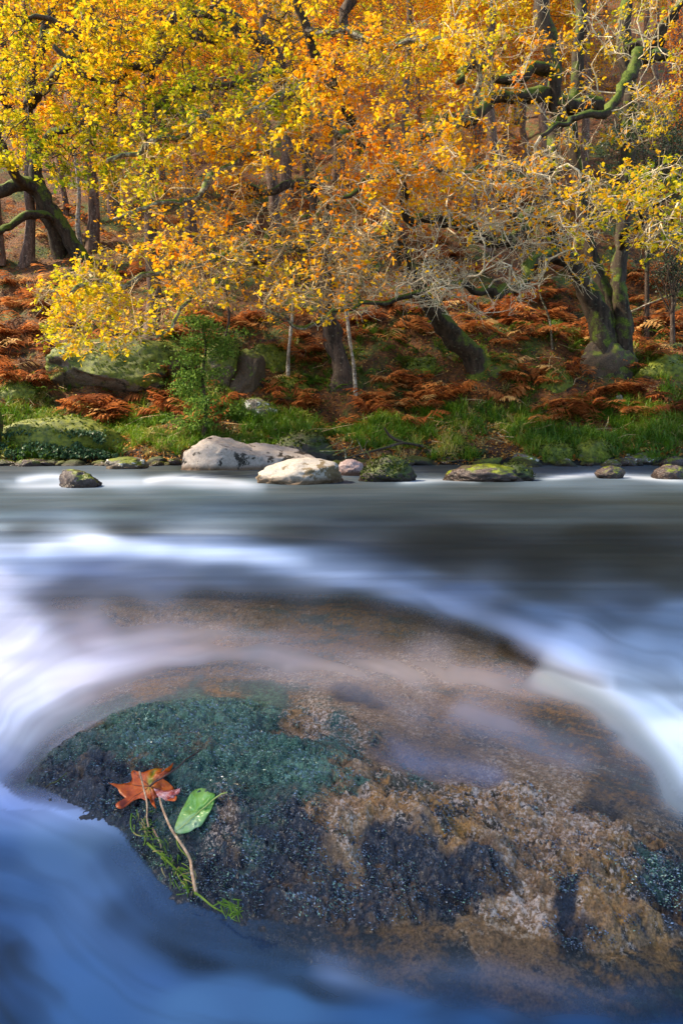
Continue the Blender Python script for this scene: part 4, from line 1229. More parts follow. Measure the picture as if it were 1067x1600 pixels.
def boulder(label, px, py, w, h, mat, Y=None, dep=.8, seed=None, name='boulder', group=None, rz=0.0, sink=.35, cut=6, rough=.12, cat='rock'):
    """px, py: centre of its foot in the photo; w, h: size in photo pixels"""
    if Y is None:
        g = G(px, py)
        if py > 727:
            Y = F * CH / (py - HY)
        else:
            Y = g[1]
    s = Y / F
    W, Hh = w * s, h * s
    y0 = Y + W * dep * .42
    if py > 727:
        z0 = 0.0
    else:
        z0 = float(H((px - CX) * s, y0)) - .04
        z0 = CH - (py - HY) * s if abs(z0 - (CH - (py - HY) * s)) < .5 else z0
    hz = Hh / (1 - .0 + .0) / (1 + (1 - 2 * sink)) * 1.0
    hz = Hh / (2 - 2 * sink)
    o = link(name, rock_mesh(name, (W * .54, W * dep * .5, hz * 1.08), seed or int(px * 7 + py), mat, cut=cut, rough=rough))
    o.location = ((px - CX) / F * y0, y0, z0 + Hh - hz)
    o.rotation_euler = (0, 0, rz)
    tag(o, label, cat, group)
    if mat.name in ('mossy_stone', 'bright_moss_stone', 'dark_mossy_river_stone'):
        me = o.data
        V = np.empty(len(me.vertices) * 3, np.float32); me.vertices.foreach_get('co', V); V = V.reshape(-1, 3)
        nn = np.empty(len(me.vertices) * 3, np.float32); me.vertices.foreach_get('normal', nn); nn = nn.reshape(-1, 3)
        pick = rng.integers(0, len(V), 2600)
        f = fbm(V[pick, 0] * 2.2 + seed if seed else 0, V[pick, 1] * 2.2, V[pick, 2] * 2.2, 3, 171)
        pick = pick[(nn[pick, 2] > -.1) & (f + nn[pick, 2] * .5 > .12)]
        n = len(pick)
        pos = V[pick] + rng.standard_normal((n, 3)) * .02
        T = np.array([[-.4, 0, 0], [.4, 0, 0], [-.3, .5, .25], [.3, .5, .25], [0, 1, .15]])
        bg_ = Bag()
        f2 = fbm(pos[:, 0] * 5, pos[:, 1] * 5, pos[:, 2] * 5, 2, 172)
        scatter(bg_, T, [np.array([[2, 3, 4]]), np.array([[0, 1, 3, 2]])], pos, rng.uniform(0, 6.3, n), rng.uniform(-.4, .9, n), rng.normal(0, .5, n), rng.uniform(.6, 1.4, n) * np.clip(W * .04, .016, .055), np.clip((.42 if mat.name[0] == 'b' else .08 if mat.name[0] == 'd' else .28) + .45 * f2 + .15 * rng.standard_normal(n), 0, 1))
        tag(bg_.build('moss', M['moss_tuft'], o), kind='stuff')
    return o

boulder('large rounded pale granite boulder with black moss on its left side', 348, 736, 122, 52, M['granite'], seed=3, sink=.42, rough=.09, cut=5)
boulder('low flat pale boulder leaning behind and to the right of the large rounded one', 418, 734, 150, 40, M['granite'], seed=14, sink=.4, rough=.08, cut=4, dep=.5)
boulder('whitest boulder in front, brown and wet round its foot', 474, 757, 148, 35, M['granite_white'], seed=41, sink=.42, rough=.1, cut=8)
boulder('small pink grey stone wedged beside the mossy river boulder', 548, 744, 40, 24, M['pink'], seed=5)
boulder('black mossy boulder in the river right of the white ones', 603, 753, 82, 37, M['dark_moss'], seed=6, sink=.4)
boulder('dark wet boulder with pink gleaming streaks in mid stream', 758, 753, 118, 25, M['dark_wet'], seed=9, sink=.45)
boulder('dark moss sided stone joined to the wet streaked boulder', 800, 752, 60, 26, M['dark_moss'], seed=10, sink=.4)
boulder('small dark wedge shaped stone in the white water at the right', 953, 748, 48, 17, M['dark_wet'], seed=12, sink=.4, cut=9)
boulder('dark stone at the right edge of the picture at the waterline', 1052, 749, 60, 22, M['dark_wet'], seed=13)
boulder('dark stone on the left with white water pouring down its side', 122, 762, 66, 27, M['dark_wet'], seed=15, sink=.45)
boulder('low speckled stone at the foot of the bank left of the large boulder', 196, 733, 66, 18, M['lichen'], seed=16)
boulder('dark mossy rock overhung by grass behind the white boulders', 480, 722, 110, 46, M['dark_moss'], seed=17)
boulder('pale lichen covered stone at the water edge', 820, 727, 46, 20, M['lichen'], seed=18)
boulder('mossy rounded stone at the water edge right of the lichen stone', 866, 726, 64, 34, M['mossy'], seed=19)
boulder('second mossy rounded stone at the water edge, under the grass', 925, 724, 66, 34, M['mossy'], seed=20)
boulder('low grey stone at the water edge near the right border', 1000, 727, 70, 18, M['lichen'], seed=21)
boulder('dark overhung rock under the grass left of the mossy stones', 700, 722, 130, 26, M['dark_moss'], seed=22)
boulder('long moss covered boulder among rusty bracken on the left bank', 175, 640, 200, 66, M['mossy'], seed=23, sink=.3, dep=.5)
boulder('mossy hump at the upper end of the long boulder on the left bank', 262, 600, 90, 42, M['mossy'], seed=24)
boulder('broad mossy mound with fallen leaves and ivy at the left waterline', 95, 712, 190, 58, M['mossy_bright'], seed=25, sink=.35, dep=.55, rough=.08, cut=3)
boulder('grey brown rock with a dark hollow beside it', 388, 612, 60, 62, M['brown'], seed=26, dep=1)
boulder('mossy rock standing left of the dark hollow', 345, 618, 76, 60, M['mossy'], seed=27, dep=1)
boulder('mossy capstone above the bright green boulder', 420, 575, 56, 46, M['mossy_bright'], seed=28)
boulder('bright green moss cushion boulder near the tan stem', 447, 622, 78, 34, M['mossy_bright'], seed=29, rough=.07, cut=2)
boulder('small white and grey blotched stone below the bright green boulder', 403, 650, 56, 28, M['lichen'], seed=30)
boulder('brownish boulder under the root of the right oak', 945, 590, 88, 74, M['brown'], seed=31, sink=.3, dep=.7)
boulder('small chalk white stone in front of the brownish root boulder', 967, 579, 12, 14, M['granite_white'], Y=18.2, seed=32)
boulder('flat mossy slab at the right edge', 1045, 592, 120, 40, M['mossy_bright'], seed=33, dep=.7)
boulder('green moss hummock at the foot of the leaning oak trunk', 775, 590, 80, 40, M['mossy'], seed=34)
boulder('small mossy rock with a white face right of the leaning oak', 868, 615, 52, 40, M['mossy'], seed=35)
boulder('moss hummock between the pale birch stem and the leaning oak', 655, 590, 70, 34, M['mossy'], seed=36)
boulder('half buried mossy rock at the left among bracken', 30, 630, 60, 30, M['mossy'], seed=37)

# small stones along the waterline
protos_s = [rock_mesh('waterline_stone', (1, .8, .6), 200 + k, M[('dark_moss', 'dark_wet', 'mossy', 'lichen')[k]], 3) for k in range(4)]
for k in range(120):
    x = rng.uniform(-8.6, 8.6)
    y = float(bank_edge(x)) + rng.uniform(-.35, .12)
    kd = int(rng.choice(4, p=[.5, .33, .12, .05]))
    s = .07 + .26 * rng.random() ** 2
    o = link('waterline_stone', protos_s[kd], loc=(x, y, rng.uniform(-.02, .05)))
    o.scale = (s * rng.uniform(.8, 1.5), s, s * rng.uniform(.7, 1))
    o.rotation_euler = (rng.uniform(-.3, .3), rng.uniform(-.3, .3), rng.uniform(0, 6.28))
    pxs = CX + F * x / y
    where = 'left of the white boulders' if pxs < 300 else 'behind the white boulders' if pxs < 560 else 'left of the lichen stone' if pxs < 800 else 'right of the lichen stone'
    tag(o, ('small dark mossy stone', 'small dark wet stone', 'small green mossy stone', 'small pale crusted stone')[kd] + ' at the far waterline ' + where, 'stone', 'small stones along the far waterline')

# ------------------------------------------------------------------ grass, bracken, ferns, litter
def blades(name, n_tuft, per, sampler, length, width, mat, tint, kindlabel, droop=1.0):
    T = np.array([[-.5, 0, 0], [.5, 0, 0], [-.42, .34, .42], [.42, .34, .42], [-.3, .72, .52], [.3, .72, .52], [0, 1.05, .30]])
    T[:, 0] *= width
    Fs = [np.array([[4, 5, 6]]), np.array([[0, 1, 3, 2], [2, 3, 5, 4]])]
    x, y = sampler(n_tuft)
    z = H(x, y)
    X, Y_, Z = (np.repeat(v, per) for v in (x, y, z))
    n = len(X)
    a = rng.uniform(0, 6.28, n)
    r = rng.random(n) * .07
    tn = np.repeat(tint + .16 * rng.standard_normal(len(x)) + .22 * fbm(x * 1.3, y * 1.3, 0, 2, 126), per) + .12 * rng.standard_normal(n)
    L = np.repeat(length * rng.uniform(.6, 1.25, len(x)), per) * rng.uniform(.55, 1.1, n)
    bag = Bag()
    scatter(bag, T, Fs, np.stack([X + np.cos(a) * r, Y_ + np.sin(a) * r, Z - .02], -1), a, rng.normal(.35, .45, n) * droop, rng.normal(0, .3, n), L, np.clip(tn, 0, 1))
    return tag(bag.build(name, mat), kindlabel, None, None, 'stuff')

def bank_sampler(d0, d1, thr=-.3, sc=1.1, seed=121, x0=-9.5, x1=9.5):
    def f(n):
        X, Y_ = np.zeros(0), np.zeros(0)
        while len(X) < n:
            x = rng.uniform(x0, x1, n * 2); d = rng.uniform(d0, d1, n * 2)
            y = bank_edge(x) + d
            k = fbm(x * sc, y * sc, 0, 2, seed) > thr
            X, Y_ = np.concatenate([X, x[k]]), np.concatenate([Y_, y[k]])
        return X[:n], Y_[:n]
    return f
blades('bank_grass', 1700, 36, bank_sampler(.12, 3.1, -.30), .33, .045, M['grass'], .40, 'lush green grass and woodrush on the far bank')
blades('upper_grass', 700, 26, bank_sampler(2.6, 6.0, .15, .8, 123), .26, .045, M['grass'], .5, 'thin green grass among the bracken')
blades('dry_grass', 120, 34, bank_sampler(.1, 2.8, .1, 1.0, 124), .30, .03, M['grass'], .93, 'dry straw coloured tussocks on the far bank')

def frond(bag, base, yaw, L, tint, droop, seed, pin=12, wid=.36, curl=.6):
    q = np.random.default_rng(seed)
    t = np.linspace(0, 1, pin + 2)
    fx = L * (t * .95)
    fz = L * (1.15 * t - droop * t * t * 1.0)
    c, s = math.cos(yaw), math.sin(yaw)
    side = q.normal(0, .1) * t * t * L
    ax = np.stack([base[0] + c * fx - s * side, base[1] + s * fx + c * side, base[2] + fz], -1)
    tube(bag, ax[::2], np.linspace(.006, .002, len(ax[::2])), 3, tint * .7 + .3)
    V, Fl, A = [], [], []
    n = 0
    lat = np.array([-s, c, 0]); fw = np.array([c, s, 0])
    for k in range(2, pin + 2):
        w = L * wid * math.sin(min(1, (1.12 - t[k]) * 1.25) * math.pi / 2) * (1.1 if k > 3 else .8)
        for sg in (-1, 1):
            if q.random() < .07:
                continue
            a = ax[k]
            dr = np.array([0, 0, -1]) * w * (q.uniform(.05, .55) * curl * 2)
            e = a + lat * sg * w * q.uniform(.8, 1.1) + fw * w * .35 + dr
            m1 = a + (e - a) * .5 + np.array([0, 0, w * .10])
            hw = L * .042
            V += [a - fw * hw * .4, a + fw * hw * .4, m1 - fw * hw + [0, 0, q.normal(0, .01)], m1 + fw * hw * .9, e]
            Fl += [[n, n + 1, n + 3, n + 2]]
            A.append([n + 2, n + 3, n + 4])
            n += 5
    bag.add(np.array(V), [np.array(Fl), np.array(A)], tint)

def fern_clump(seed, nf, L, tint, droop=.9, **kw):
    q = np.random.default_rng(seed)
    b = Bag()
    for k in range(nf):
        frond(b, (q.normal(0, .08), q.normal(0, .08), -.02), q.uniform(0, 6.28), L * q.uniform(.65, 1.15), float(np.clip(tint + q.normal(0, .24), 0, 1)), droop * q.uniform(.6, 1.35), seed * 31 + k, **kw)
    V = np.vstack(b.V)
    return mesh('bracken', V, [np.vstack(v) for v in b.F.values()], M['fern'] if tint > -1 else None, False, {'tint': np.concatenate(b.A)})
bp = [fern_clump(300 + k, 9, .72, (.4, .55, .65, .5, .3, .75)[k], (.95, 1.1, 1.25, .8, 1.3, 1.0)[k]) for k in range(6)]
BR = [(190, 525), (60, 520), (40, 600), (120, 590), (210, 640), (250, 620), (280, 640), (240, 600), (370, 515), (400, 500), (350, 540), (330, 500), (485, 640), (500, 545), (480, 560), (590, 480), (560, 500), (640, 490), (610, 520), (580, 640), (600, 625), (620, 640), (640, 620),
      (690, 630), (660, 635), (720, 620), (730, 500), (750, 520), (740, 470), (785, 570), (790, 590), (800, 540), (850, 500), (840, 520), (860, 470), (880, 640), (905, 630), (895, 650), (860, 600), (880, 590), (1030, 500), (1050, 520), (1000, 470), (1040, 480), (1060, 640), (940, 620),
      (790, 620), (340, 625), (300, 560), (450, 640), (160, 560), (90, 560), (20, 560), (130, 500), (20, 480), (700, 470), (820, 480), (930, 640), (980, 620), (1010, 630)]
def zone(px, py):
    xz = 'at the left end' if px < 110 else 'near the long mossy boulder' if px < 300 else 'near the rock hollow' if px < 470 else 'near the central trunk' if px < 640 else 'near the leaning oak' if px < 800 else 'left of the mossy root' if px < 930 else 'below the right oak'
    yz = 'beside the grass' if py > 600 else 'part way up' if py > 520 else 'upslope' if py > 440 else 'far up'
    return xz, yz
cols = ('rust brown', 'orange brown', 'fox red', 'russet', 'dark chestnut', 'tawny')
pts = [G(a + rng.normal(0, 5), b + rng.normal(0, 5)) for a, b in BR for _ in range(2)]
while len(pts) < 290:
    y = 17.6 + 13 * rng.random() ** 1.3
    x = rng.uniform(-.56, .56) * y
    if fbm(x * .5, y * .5, 0, 2, 131) > -.15:
        pts.append(np.array([x, y, float(H(x, y))]))
for g in pts:
    kd = int(rng.integers(0, 6))
    o = link('bracken', bp[kd], loc=tuple(g))
    o.rotation_euler = (rng.normal(0, .12), rng.normal(0, .12), rng.uniform(0, 6.28))
    sc = rng.uniform(.75, 1.3)
    o.scale = (sc, sc, sc * rng.uniform(.7, 1.1))
    xz, yz = zone(*to_px(*g))
    tag(o, f'{cols[kd]} bracken clump {xz}, {yz}', 'fern', 'dead bracken clumps on the wooded bank')
# the rest of the bracken reads as one cover
b = Bag()
for k in range(1100):
    y = 19 + 34 * rng.random() ** 1.2
    x = rng.uniform(-.6, .6) * y
    if fbm(x * .4, y * .4, 0, 2, 131) < -.2:
        continue
    z = float(H(x, y))
    for j in range(3):
        frond(b, (x + rng.normal(0, .3), y + rng.normal(0, .3), z), rng.uniform(0, 6.28), rng.uniform(.6, 1.0), float(np.clip(rng.normal(.5, .3), 0, 1)), rng.uniform(.7, 1.2), k * 7 + j, pin=8, wid=.3)
tag(b.build('bracken_cover', M['fern']), 'dead bracken spreading up the wooded slope', kind='stuff')
# green ferns
gp = []
for s in range(3):
    q = fern_clump(400 + s, 9, .5, .5, .8, wid=.12, pin=12)
    q.name = 'green_fern'
    q.materials[0] = M['gfern']
    gp.append(q)
GF = [(570, 515), (600, 550), (560, 560), (620, 560), (590, 590), (640, 545), (800, 450), (790, 490), (770, 500), (840, 455), (700, 560), (760, 540), (820, 560), (900, 560), (870, 530), (815, 590), (1010, 520), (1000, 560), (340, 640), (520, 560), (360, 560), (240, 530), (1050, 450), (660, 520), (735, 545), (850, 570), (680, 590), (100, 545), (60, 620), (470, 580), (420, 600), (510, 600)]
for a, c_ in GF + [(a + 18, c_ + 14) for a, c_ in GF]:
    g = G(a + rng.normal(0, 6), c_ + rng.normal(0, 6))
    o = link('green_fern', gp[int(rng.integers(0, 3))], loc=tuple(g))
    o.rotation_euler = (0, 0, rng.uniform(0, 6.28))
    o.scale = (rng.uniform(.6, 1.1),) * 3
    xz, yz = zone(*to_px(*g))
    tag(o, f'fresh green fern tuft {xz}, {yz}', 'fern', 'green ferns on the wooded bank')

# fallen leaves, ivy on the mound
n = 34000
y = 15.45 + 16 * rng.random(n) ** 1.5
x = rng.uniform(-.58, .58, n) * y
lb = Bag()
scatter(lb, SM_T, SM_F, np.stack([x, y, H(x, y) + .03], -1), rng.uniform(0, 6.3, n), rng.normal(.3, .4, n), rng.normal(0, .5, n), rng.uniform(.05, .11, n), rng.random(n))
tag(lb.build('leaf_litter', M['litter']), 'fallen orange leaves strewn over the bank', kind='stuff')
iv = Bag()
n = 5200
a, c_ = rng.uniform(-20, 185, n), rng.uniform(664, 712, n)
k = (fbm(a / 25, c_ / 12, 0, 2, 141) > -.25) & (c_ > 668 + 10 * np.abs((a - 90) / 100) ** 2)
a, c_ = a[k], c_[k]
Yi = 15.45 + (712 - c_) * .009 + rng.uniform(-.12, .1, len(a))
pos = np.stack([(a - CX) / F * Yi, Yi, CH - (c_ - HY) / F * Yi], -1)
n = len(pos)
scatter(iv, SM_T, SM_F, pos, rng.normal(3.1, .8, n), rng.normal(-.9, .5, n), rng.normal(0, .5, n), rng.uniform(.05, .11, n), rng.random(n))
tag(iv.build('ivy', M['ivy']), 'dark blue green ivy hanging over the left mound', kind='stuff')

# low herbs, moss and bramble leaves between the bracken
for nm, mt, n, thr, sd, lab, sz in (('moss_cover', M['gfern'], 26000, .05, 161, 'green moss and small herbs over the lower slope', .06), ('bramble_cover', M['ivy'], 9000, .25, 162, 'dark bramble leaves in hollows of the lower slope', .08)):
    y = 17.2 + 14 * rng.random(n) ** 1.4
    x = rng.uniform(-.56, .56, n) * y
    k = fbm(x * .55, y * .55, 0, 3, sd) > thr
    x, y = x[k], y[k]
    n = len(x)
    hb = Bag()
    scatter(hb, SM_T, SM_F, np.stack([x, y, H(x, y) + rng.uniform(0, .12, n)], -1), rng.uniform(0, 6.3, n), rng.normal(.3, .6, n), rng.normal(0, .6, n), sz * rng.uniform(.6, 1.3, n), rng.random(n))
    tag(hb.build(nm, mt), lab, kind='stuff')

# dead sticks lying on the slope
b = Bag()
for k in range(420):
    y = 16.2 + 14 * rng.random() ** 1.3
    x = rng.uniform(-.56, .56) * y
    a_ = rng.normal(0, .9); L = rng.uniform(.25, 1.1)
    p0 = np.array([x, y, float(H(x, y)) + rng.uniform(.03, .2)])
    p2 = np.array([x + L * math.cos(a_), y + .4 * L * math.sin(a_), 0])
    p2[2] = float(H(p2[0], p2[1])) + rng.uniform(.02, .3)
    tube(b, [p0, (p0 + p2) / 2 + rng.standard_normal(3) * .06 * L, p2], [.013, .010, .004], 3)
tag(b.build('fallen_sticks', M['twig_pale']), 'dead sticks strewn over the wooded slope', kind='stuff')

# driftwood caught behind the mossy river boulder
def sticks(name, label, cat, lines, mat, radius):
    b = Bag()
    for ln in lines:
        L = smooth_line(ln, 4)
        pts_ = np.array([P(*q) for q in L])
        tube(b, pts_, np.linspace(radius, radius * .35, len(pts_)), 5, 0, .3)
    o = b.build(name, mat, None, True)
    return tag(o, label, cat)
sticks('dead_branch', 'dead black branch lying along the water edge above the mossy river boulder', 'branch', [[(660, 697, 15.0), (630, 692, 14.8), (600, 700, 14.6), (570, 708, 14.4), (540, 716, 14.2)], [(630, 692, 14.8), (610, 682, 14.7), (600, 668, 14.6)]], M['bark_dark'], .045)
sticks('brushwood', 'tangle of bare grey twigs by the waterline right of the white boulders', 'branch', [[(510, 700, 14.6), (530, 690, 14.5), (545, 675, 14.5)], [(520, 712, 14.4), (545, 700, 14.3), (552, 684, 14.3)], [(570, 712, 14.2), (562, 695, 14.2), (556, 684, 14.2)], [(500, 705, 14.5), (530, 704, 14.4), (560, 698, 14.3)], [(580, 716, 14.0), (570, 700, 14.1), (575, 688, 14.1)], [(540, 716, 14.2), (538, 700, 14.2), (528, 688, 14.2)]], M['bark_grey'], .014)

# ------------------------------------------------------------------ what lies on the foreground rock
_gx, _gy = np.arange(40, 460, 3.0), np.arange(1150, 1470, 3.0)
_GX, _GY = np.meshgrid(_gx, _gy, indexing='ij')
_Z = np.full(_GX.size, .1)
for _ in range(16):
    _Yy = F * (CH - _Z) / (_GY.ravel() - HY)
    _Z = _Z + .4 * (rock_height((_GX.ravel() - CX) / F * _Yy, _Yy)[0] - _Z)
_Z = _Z.reshape(_GX.shape)
def RP(px, py, lift=0.0):
    """point on the rock surface under a photo pixel, raised a little"""
    i, j = (px - 40) / 3.0, (py - 1150) / 3.0
    i, j = min(max(i, 0), len(_gx) - 1.001), min(max(j, 0), len(_gy) - 1.001)
    a, b_ = int(i), int(j)
    u, v = i - a, j - b_
    z = _Z[a, b_] * (1 - u) * (1 - v) + _Z[a + 1, b_] * u * (1 - v) + _Z[a, b_ + 1] * (1 - u) * v + _Z[a + 1, b_ + 1] * u * v
    Y = F * (CH - z - lift) / (py - HY)
    return np.array([(px - CX) / F * Y, Y, z + lift])
def Z8(zx, zy):
    return 150 + zx * .2343, 1170 + zy * .2343

def wet_leaf_mat(name, node_builder, rough=.28, trans=.3):
    m, nt, out = new_mat(name)
    c = node_builder(nt)
    p = N(nt, 'ShaderNodeBsdfPrincipled', Roughness=rough)
    nt.links.new(c, p.inputs['Base Color'])
    n = tex_noise(nt, 120, 3)
    b = N(nt, 'ShaderNodeBump', Strength=.35, Distance=.002)
    nt.links.new(n.outputs['Fac'], b.inputs['Height']); nt.links.new(b.outputs[0], p.inputs['Normal'])
    t = N(nt, 'ShaderNodeBsdfTranslucent')
    nt.links.new(c, t.inputs[0])
    mx = N(nt, 'ShaderNodeMixShader', Fac=trans)
    nt.links.new(p.outputs[0], mx.inputs[1]); nt.links.new(t.outputs[0], mx.inputs[2])
    nt.links.new(mx.outputs[0], out.inputs['Surface'])
    return m

def leaf_surface(outline, centre, lift_fn, rings=9):
    """a leaf from its outline in photo pixels, laid on the rock with its own curl and thickness"""
    out = smooth_line(outline + [outline[0]], 4)[:-1]
    c = np.array(centre, float)
    V, R = [], []
    for r in np.linspace(0, 1, rings + 1)[1:]:
        for q in out:
            p_ = c + (q - c) * r
            V.append(p_); R.append(r)
    V = [c] + V
    R = np.array([0] + R)
    V = np.array(V)
    a = RP(*Z8(*c), .0)
    pxy = np.array([Z8(*v) for v in V])
    lift = lift_fn(V, R)
    W = []
    for (px_, py_), l in zip(pxy, lift):
        # stand the leaf on a plane leaning back over the rock
        Y0 = a[1] + 1.0 * (a[1] * (-(py_ - Z8(*c)[1]) / F)) * 1.3
        Y1 = min(Y0, RP(px_, py_, .003)[1]) - l * .6
        W.append([(px_ - CX) / F * Y1, Y1, CH - (py_ - HY) / F * Y1])
    W = np.array(W)
    n = len(out)
    k = np.arange(n)
    F3 = np.stack([np.zeros(n, int), 1 + k, 1 + (k + 1) % n], -1)
    F4 = np.vstack([np.stack([1 + i * n + k, 1 + (i + 1) * n + k, 1 + (i + 1) * n + (k + 1) % n, 1 + i * n + (k + 1) % n], -1) for i in range(rings - 1)])
    return W, [F3, F4], R

def add_thickness(o, t=.0006):
    md = o.modifiers.new('thickness', 'SOLIDIFY')
    md.thickness = t

MAPLE = [(85, 228), (140, 240), (195, 232), (242, 214), (236, 165), (250, 145), (275, 150), (310, 158), (360, 142), (400, 132), (450, 134), (492, 124), (516, 92), (508, 128), (482, 165), (448, 196), (486, 226), (520, 262), (526, 300), (540, 322), (528, 350), (480, 345),
         (420, 330), (392, 345), (405, 400), (375, 372), (352, 330), (330, 345), (300, 330), (255, 345), (220, 362), (198, 388), (172, 402), (142, 394), (134, 372), (166, 346), (200, 336), (160, 296), (142, 262)]
def maple_cols(nt):
    n = tex_noise(nt, 45, 5, .65)
    c = ramp(nt, [(.3, (.20, .022, .003)), (.5, (.62, .10, .005)), (.72, (.80, .20, .010))], n.outputs['Fac']).outputs[0]
    at = N(nt, 'ShaderNodeAttribute', _attribute_name='tint')
    return mixc(nt, at.outputs['Fac'], c, (.30, .42, .02))
mm = wet_leaf_mat('maple_leaf_red', maple_cols)
def mlift(V, R):
    return .010 + .010 * R * np.sin(V[:, 0] / 45.0) + .008 * fbm(V[:, 0] / 90, V[:, 1] / 90, 0, 2, 151)
W, Fs, R = leaf_surface(MAPLE, (358, 250), mlift)
orig = W[0].copy()
root = empty('maple_leaf', orig)
tag(root, 'fallen orange red maple leaf stranded on the wet rock', 'leaf')
cc = np.array([Z8(358, 250)])
sp_ = np.exp(-((W[:, 0] - W[0, 0] + .001) ** 2 + (W[:, 2] - W[0, 2] - .004) ** 2) / (2 * .0045 ** 2)) * .9
o = link('blade', mesh('blade', W - orig, Fs, mm, True, {'tint': sp_}), root)
add_thickness(o)
CURL = [(362, 312), (400, 322), (450, 330), (500, 322), (538, 312), (540, 340), (520, 362), (534, 390), (505, 380), (480, 405), (440, 410), (420, 385), (392, 366)]
pm = wet_leaf_mat('maple_leaf_wet_underside', lambda nt: ramp(nt, [(.42, (.40, .05, .03)), (.6, (.75, .45, .45))], tex_noise(nt, 90, 4, .7, stretch=(.4, 1, 1.5)).outputs['Fac']).outputs[0], .15, .1)
W2, Fs2, R2 = leaf_surface(CURL, (450, 362), lambda V, R: .016 + .01 * (1 - R) - .008 * (V[:, 1] - 362) / 50)
W2[:, 1] += (orig[1] - RP(*Z8(450, 362))[1]) * .6
o = link('curled_lobe', mesh('curled_lobe', W2 - orig, Fs2, pm, True), root)
o['label'] = 'wet pink underside of a lobe folded over'
add_thickness(o)
b = Bag()
stem = smooth_line([(358, 252), (400, 218), (450, 190), (520, 142), (560, 112), (600, 72), (650, 42), (705, 2)], 4)
Wp = []
for i, q in enumerate(stem):
    t = i / (len(stem) - 1)
    r3 = RP(*Z8(*q), .008)
    px_, py_ = Z8(*q)
    Y1 = (orig[1] - .018) * (1 - t) + r3[1] * t
    Wp.append([(px_ - CX) / F * Y1, Y1, CH - (py_ - HY) / F * Y1])
tube(b, np.array(Wp) - orig, np.linspace(.0017, .0009, len(Wp)), 6)
stm = bpy.data.materials.new('leaf_stem_dark'); stm.use_nodes = True
stm.node_tree.nodes['Principled BSDF'].inputs['Base Color'].default_value = (.05, .015, .012, 1)
stm.node_tree.nodes['Principled BSDF'].inputs['Roughness'].default_value = .4
b.build('stem', stm, root, True)
b = Bag()
for tip_ in ((90, 229), (250, 150), (505, 105), (515, 290), (160, 385), (400, 385)):
    ln = []
    for t in np.linspace(0, 1, 7):
        q = np.array([358, 250]) * (1 - t) + np.array(tip_) * t
        i = int(np.argmin(np.hypot(*(np.array([to_px(w[0], w[1], w[2]) for w in W]) - np.array(Z8(*q))).T)))
        ln.append(W[i] - orig + np.array([0, -.0012, .0006]))
    tube(b, ln, np.linspace(.0007, .0003, 7), 4)
vm = bpy.data.materials.new('leaf_vein'); vm.use_nodes = True
vm.node_tree.nodes['Principled BSDF'].inputs['Base Color'].default_value = (.16, .03, .012, 1)
b.build('veins', vm, root, True)

GL = [(796, 330), (790, 296), (765, 276), (722, 262), (682, 266), (645, 284), (620, 318), (598, 362), (574, 402), (556, 440), (540, 480), (526, 525), (530, 552), (552, 564), (600, 560), (640, 545), (662, 528), (700, 515), (724, 480), (744, 448), (770, 400), (788, 362)]
def green_cols(nt):
    n = tex_noise(nt, 14, 3, .5)
    return ramp(nt, [(.35, (.10, .30, .03)), (.55, (.24, .46, .12)), (.7, (.48, .60, .38))], n.outputs['Fac']).outputs[0]
gm = wet_leaf_mat('fresh_green_leaf', green_cols, .2, .2)
def glift(V, R):
    ax = np.array([795, 330]) - np.array([530, 555]); ax = ax / np.linalg.norm(ax)
    nrm = np.array([-ax[1], ax[0]])
    dd = (V - np.array([660, 420])) @ nrm
    return .012 - .010 * np.abs(dd) / 90 + .0015 * np.sin((V @ ax) / 9.0)
W, Fs, R = leaf_surface(GL, (660, 420), glift)
orig = W[0].copy()
root = empty('green_leaf', orig)
tag(root, 'pale green oval leaf lying on the moss right of the maple leaf', 'leaf')
o = link('blade', mesh('blade', W - orig, Fs, gm, True), root)
add_thickness(o)
b = Bag()
ln = []
pxw = np.array([to_px(w[0], w[1], w[2]) for w in W])
for t in np.linspace(0, 1, 9):
    q = Z8(*(np.array([795, 330]) * (1 - t) + np.array([535, 550]) * t))
    i = int(np.argmin(np.hypot(*(pxw - np.array(q)).T)))
    ln.append(W[i] - orig + np.array([0, -.0012, .0008]))
tube(b, ln, np.linspace(.0011, .0004, 9), 5)
yl = bpy.data.materials.new('leaf_midrib'); yl.use_nodes = True
yl.node_tree.nodes['Principled BSDF'].inputs['Base Color'].default_value = (.36, .42, .10, 1)
b.build('midrib', yl, root, True)
b = Bag()
s0 = ln[0]
e = RP(*Z8(876, 290), .006) - orig
tube(b, [s0, s0 * .5 + e * .5 + [0, 0, .002], e], [.0013, .0012, .0009], 5)
b.build('stem', yl, root, True)

def rock_strand(bag, line, r0, r1, lift=.006, tint=0., sides=5, jit=0):
    L = smooth_line([tuple(q) for q in line], 5)
    if jit:
        L = L + rng.standard_normal(L.shape) * jit
    W_ = np.array([RP(*Z8(*q), lift) for q in L])
    k = np.ones(3) / 3
    for _ in range(3):
        W_[1:-1] = (W_[:-2] + W_[1:-1] * 2 + W_[2:]) / 4
    tube(bag, W_, np.linspace(r0, r1, len(W_)), sides, tint)
tan = bark_mat('tan_stalk', (.26, .15, .08), (.50, .33, .20), (.6, .45, .32), .3, 0, .3, 8)
def stalk(label, line, r0, r1, lift=.012, name='plant_stalk', mat=None):
    b = Bag()
    rock_strand(b, line, r0, r1, lift, 0., 7)
    tag(b.build(name, mat or tan, None, True), label, 'twig')
stalk('thin tan stalk crossing the maple leaf from top to bottom', [(292, 152), (308, 215), (322, 275), (338, 340), (344, 400), (340, 458), (352, 520)], .0016, .0012, .030)
stalk('long jointed brown stalk hanging from the maple leaf down the rock', [(425, 325), (440, 385), (465, 450), (505, 540), (560, 620), (600, 680), (632, 745), (638, 800), (650, 870), (672, 972)], .0017, .0025, .024)
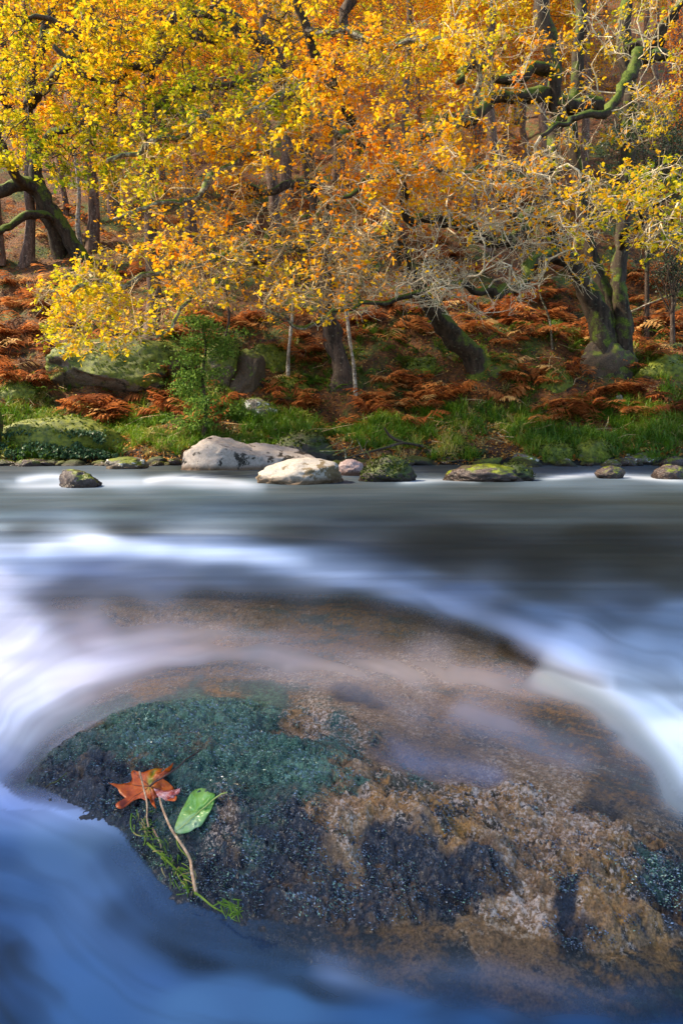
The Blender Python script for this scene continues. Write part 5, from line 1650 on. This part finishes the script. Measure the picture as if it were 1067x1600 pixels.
stalk('short brown stalk lying among the green strands', [(380, 530), (405, 580), (430, 625), (436, 662)], .0016, .0014)
stalk('crooked black twig on the bare left tip of the rock', [(-330, 256), (-300, 232), (-262, 222), (-225, 190), (-190, 160)], .0016, .001, .012, 'dark_twig', M['bark_dark'])
b = Bag()
for k in range(90):
    t = rng.random()
    cx_, cy_ = 250 + 390 * t + rng.normal(0, 34), 440 + 500 * t ** 1.05 + rng.normal(0, 36)
    if cx_ < 225:
        continue
    a = rng.normal(1.0, .9)
    L = rng.uniform(30, 95)
    p0 = np.array([cx_, cy_]); d = np.array([math.cos(a), math.sin(a)]); nn_ = np.array([-d[1], d[0]]) * rng.normal(0, .35)
    rock_strand(b, [p0 - d * L * .5, p0 + nn_ * L * .3, p0 + d * L * .5], rng.uniform(.0007, .0014), .0003, rng.uniform(.010, .022), float(rng.choice([.25, .45, .6, .95], p=[.3, .35, .15, .2])), 3)
for k in range(26):
    p0 = np.array([900 + rng.normal(0, 38), 1075 + rng.normal(0, 38)])
    a = rng.normal(.9, 1.1)
    d = np.array([math.cos(a), math.sin(a)]) * rng.uniform(25, 60)
    rock_strand(b, [p0 - d, p0 + rng.normal(0, 6, 2), p0 + d], (.0012), .0004, .030, float(rng.choice([.25, .4, .55])), 3)
rock_strand(b, [(660, 960), (700, 985), (740, 1020), (790, 1060), (850, 1090)], .0022, .0012, .026, .6, 4)
rock_strand(b, [(240, 430), (232, 500), (250, 560), (300, 580), (360, 585)], .0014, .0008, .008, .5, 4)
rock_strand(b, [(540, 570), (545, 640), (590, 700), (640, 745)], .0014, .0010, .012, .65, 4)
rock_strand(b, [(345, 630), (400, 680), (450, 720), (520, 790), (590, 850), (620, 960)], .0026, .0012, .010, .58, 4)
tag(b.build('water_weed', M['grass'], None, True), 'straggling green and brown weed strands trailing down the rock below the maple leaf', 'water weed')

# ------------------------------------------------------------------ one label per thing: count look-alikes from the nearer side
ORD = ('first', 'second', 'third', 'fourth', 'fifth', 'sixth', 'seventh', 'eighth', 'ninth', 'tenth', 'eleventh', 'twelfth', 'thirteenth', 'fourteenth', 'fifteenth')
by = {}
for o in COL.objects:
    if o.get('group') and o.parent is None:
        by.setdefault(o['label'], []).append(o)
for lab, os_ in by.items():
    n = len(os_)
    if n < 2:
        continue
    os_.sort(key=lambda o: o.location.x / o.location.y)
    for i, o in enumerate(os_):
        o['label'] = f"{lab}, {ORD[i]} from left" if i < (n + 1) // 2 else f"{lab}, {ORD[n - 1 - i]} from right"
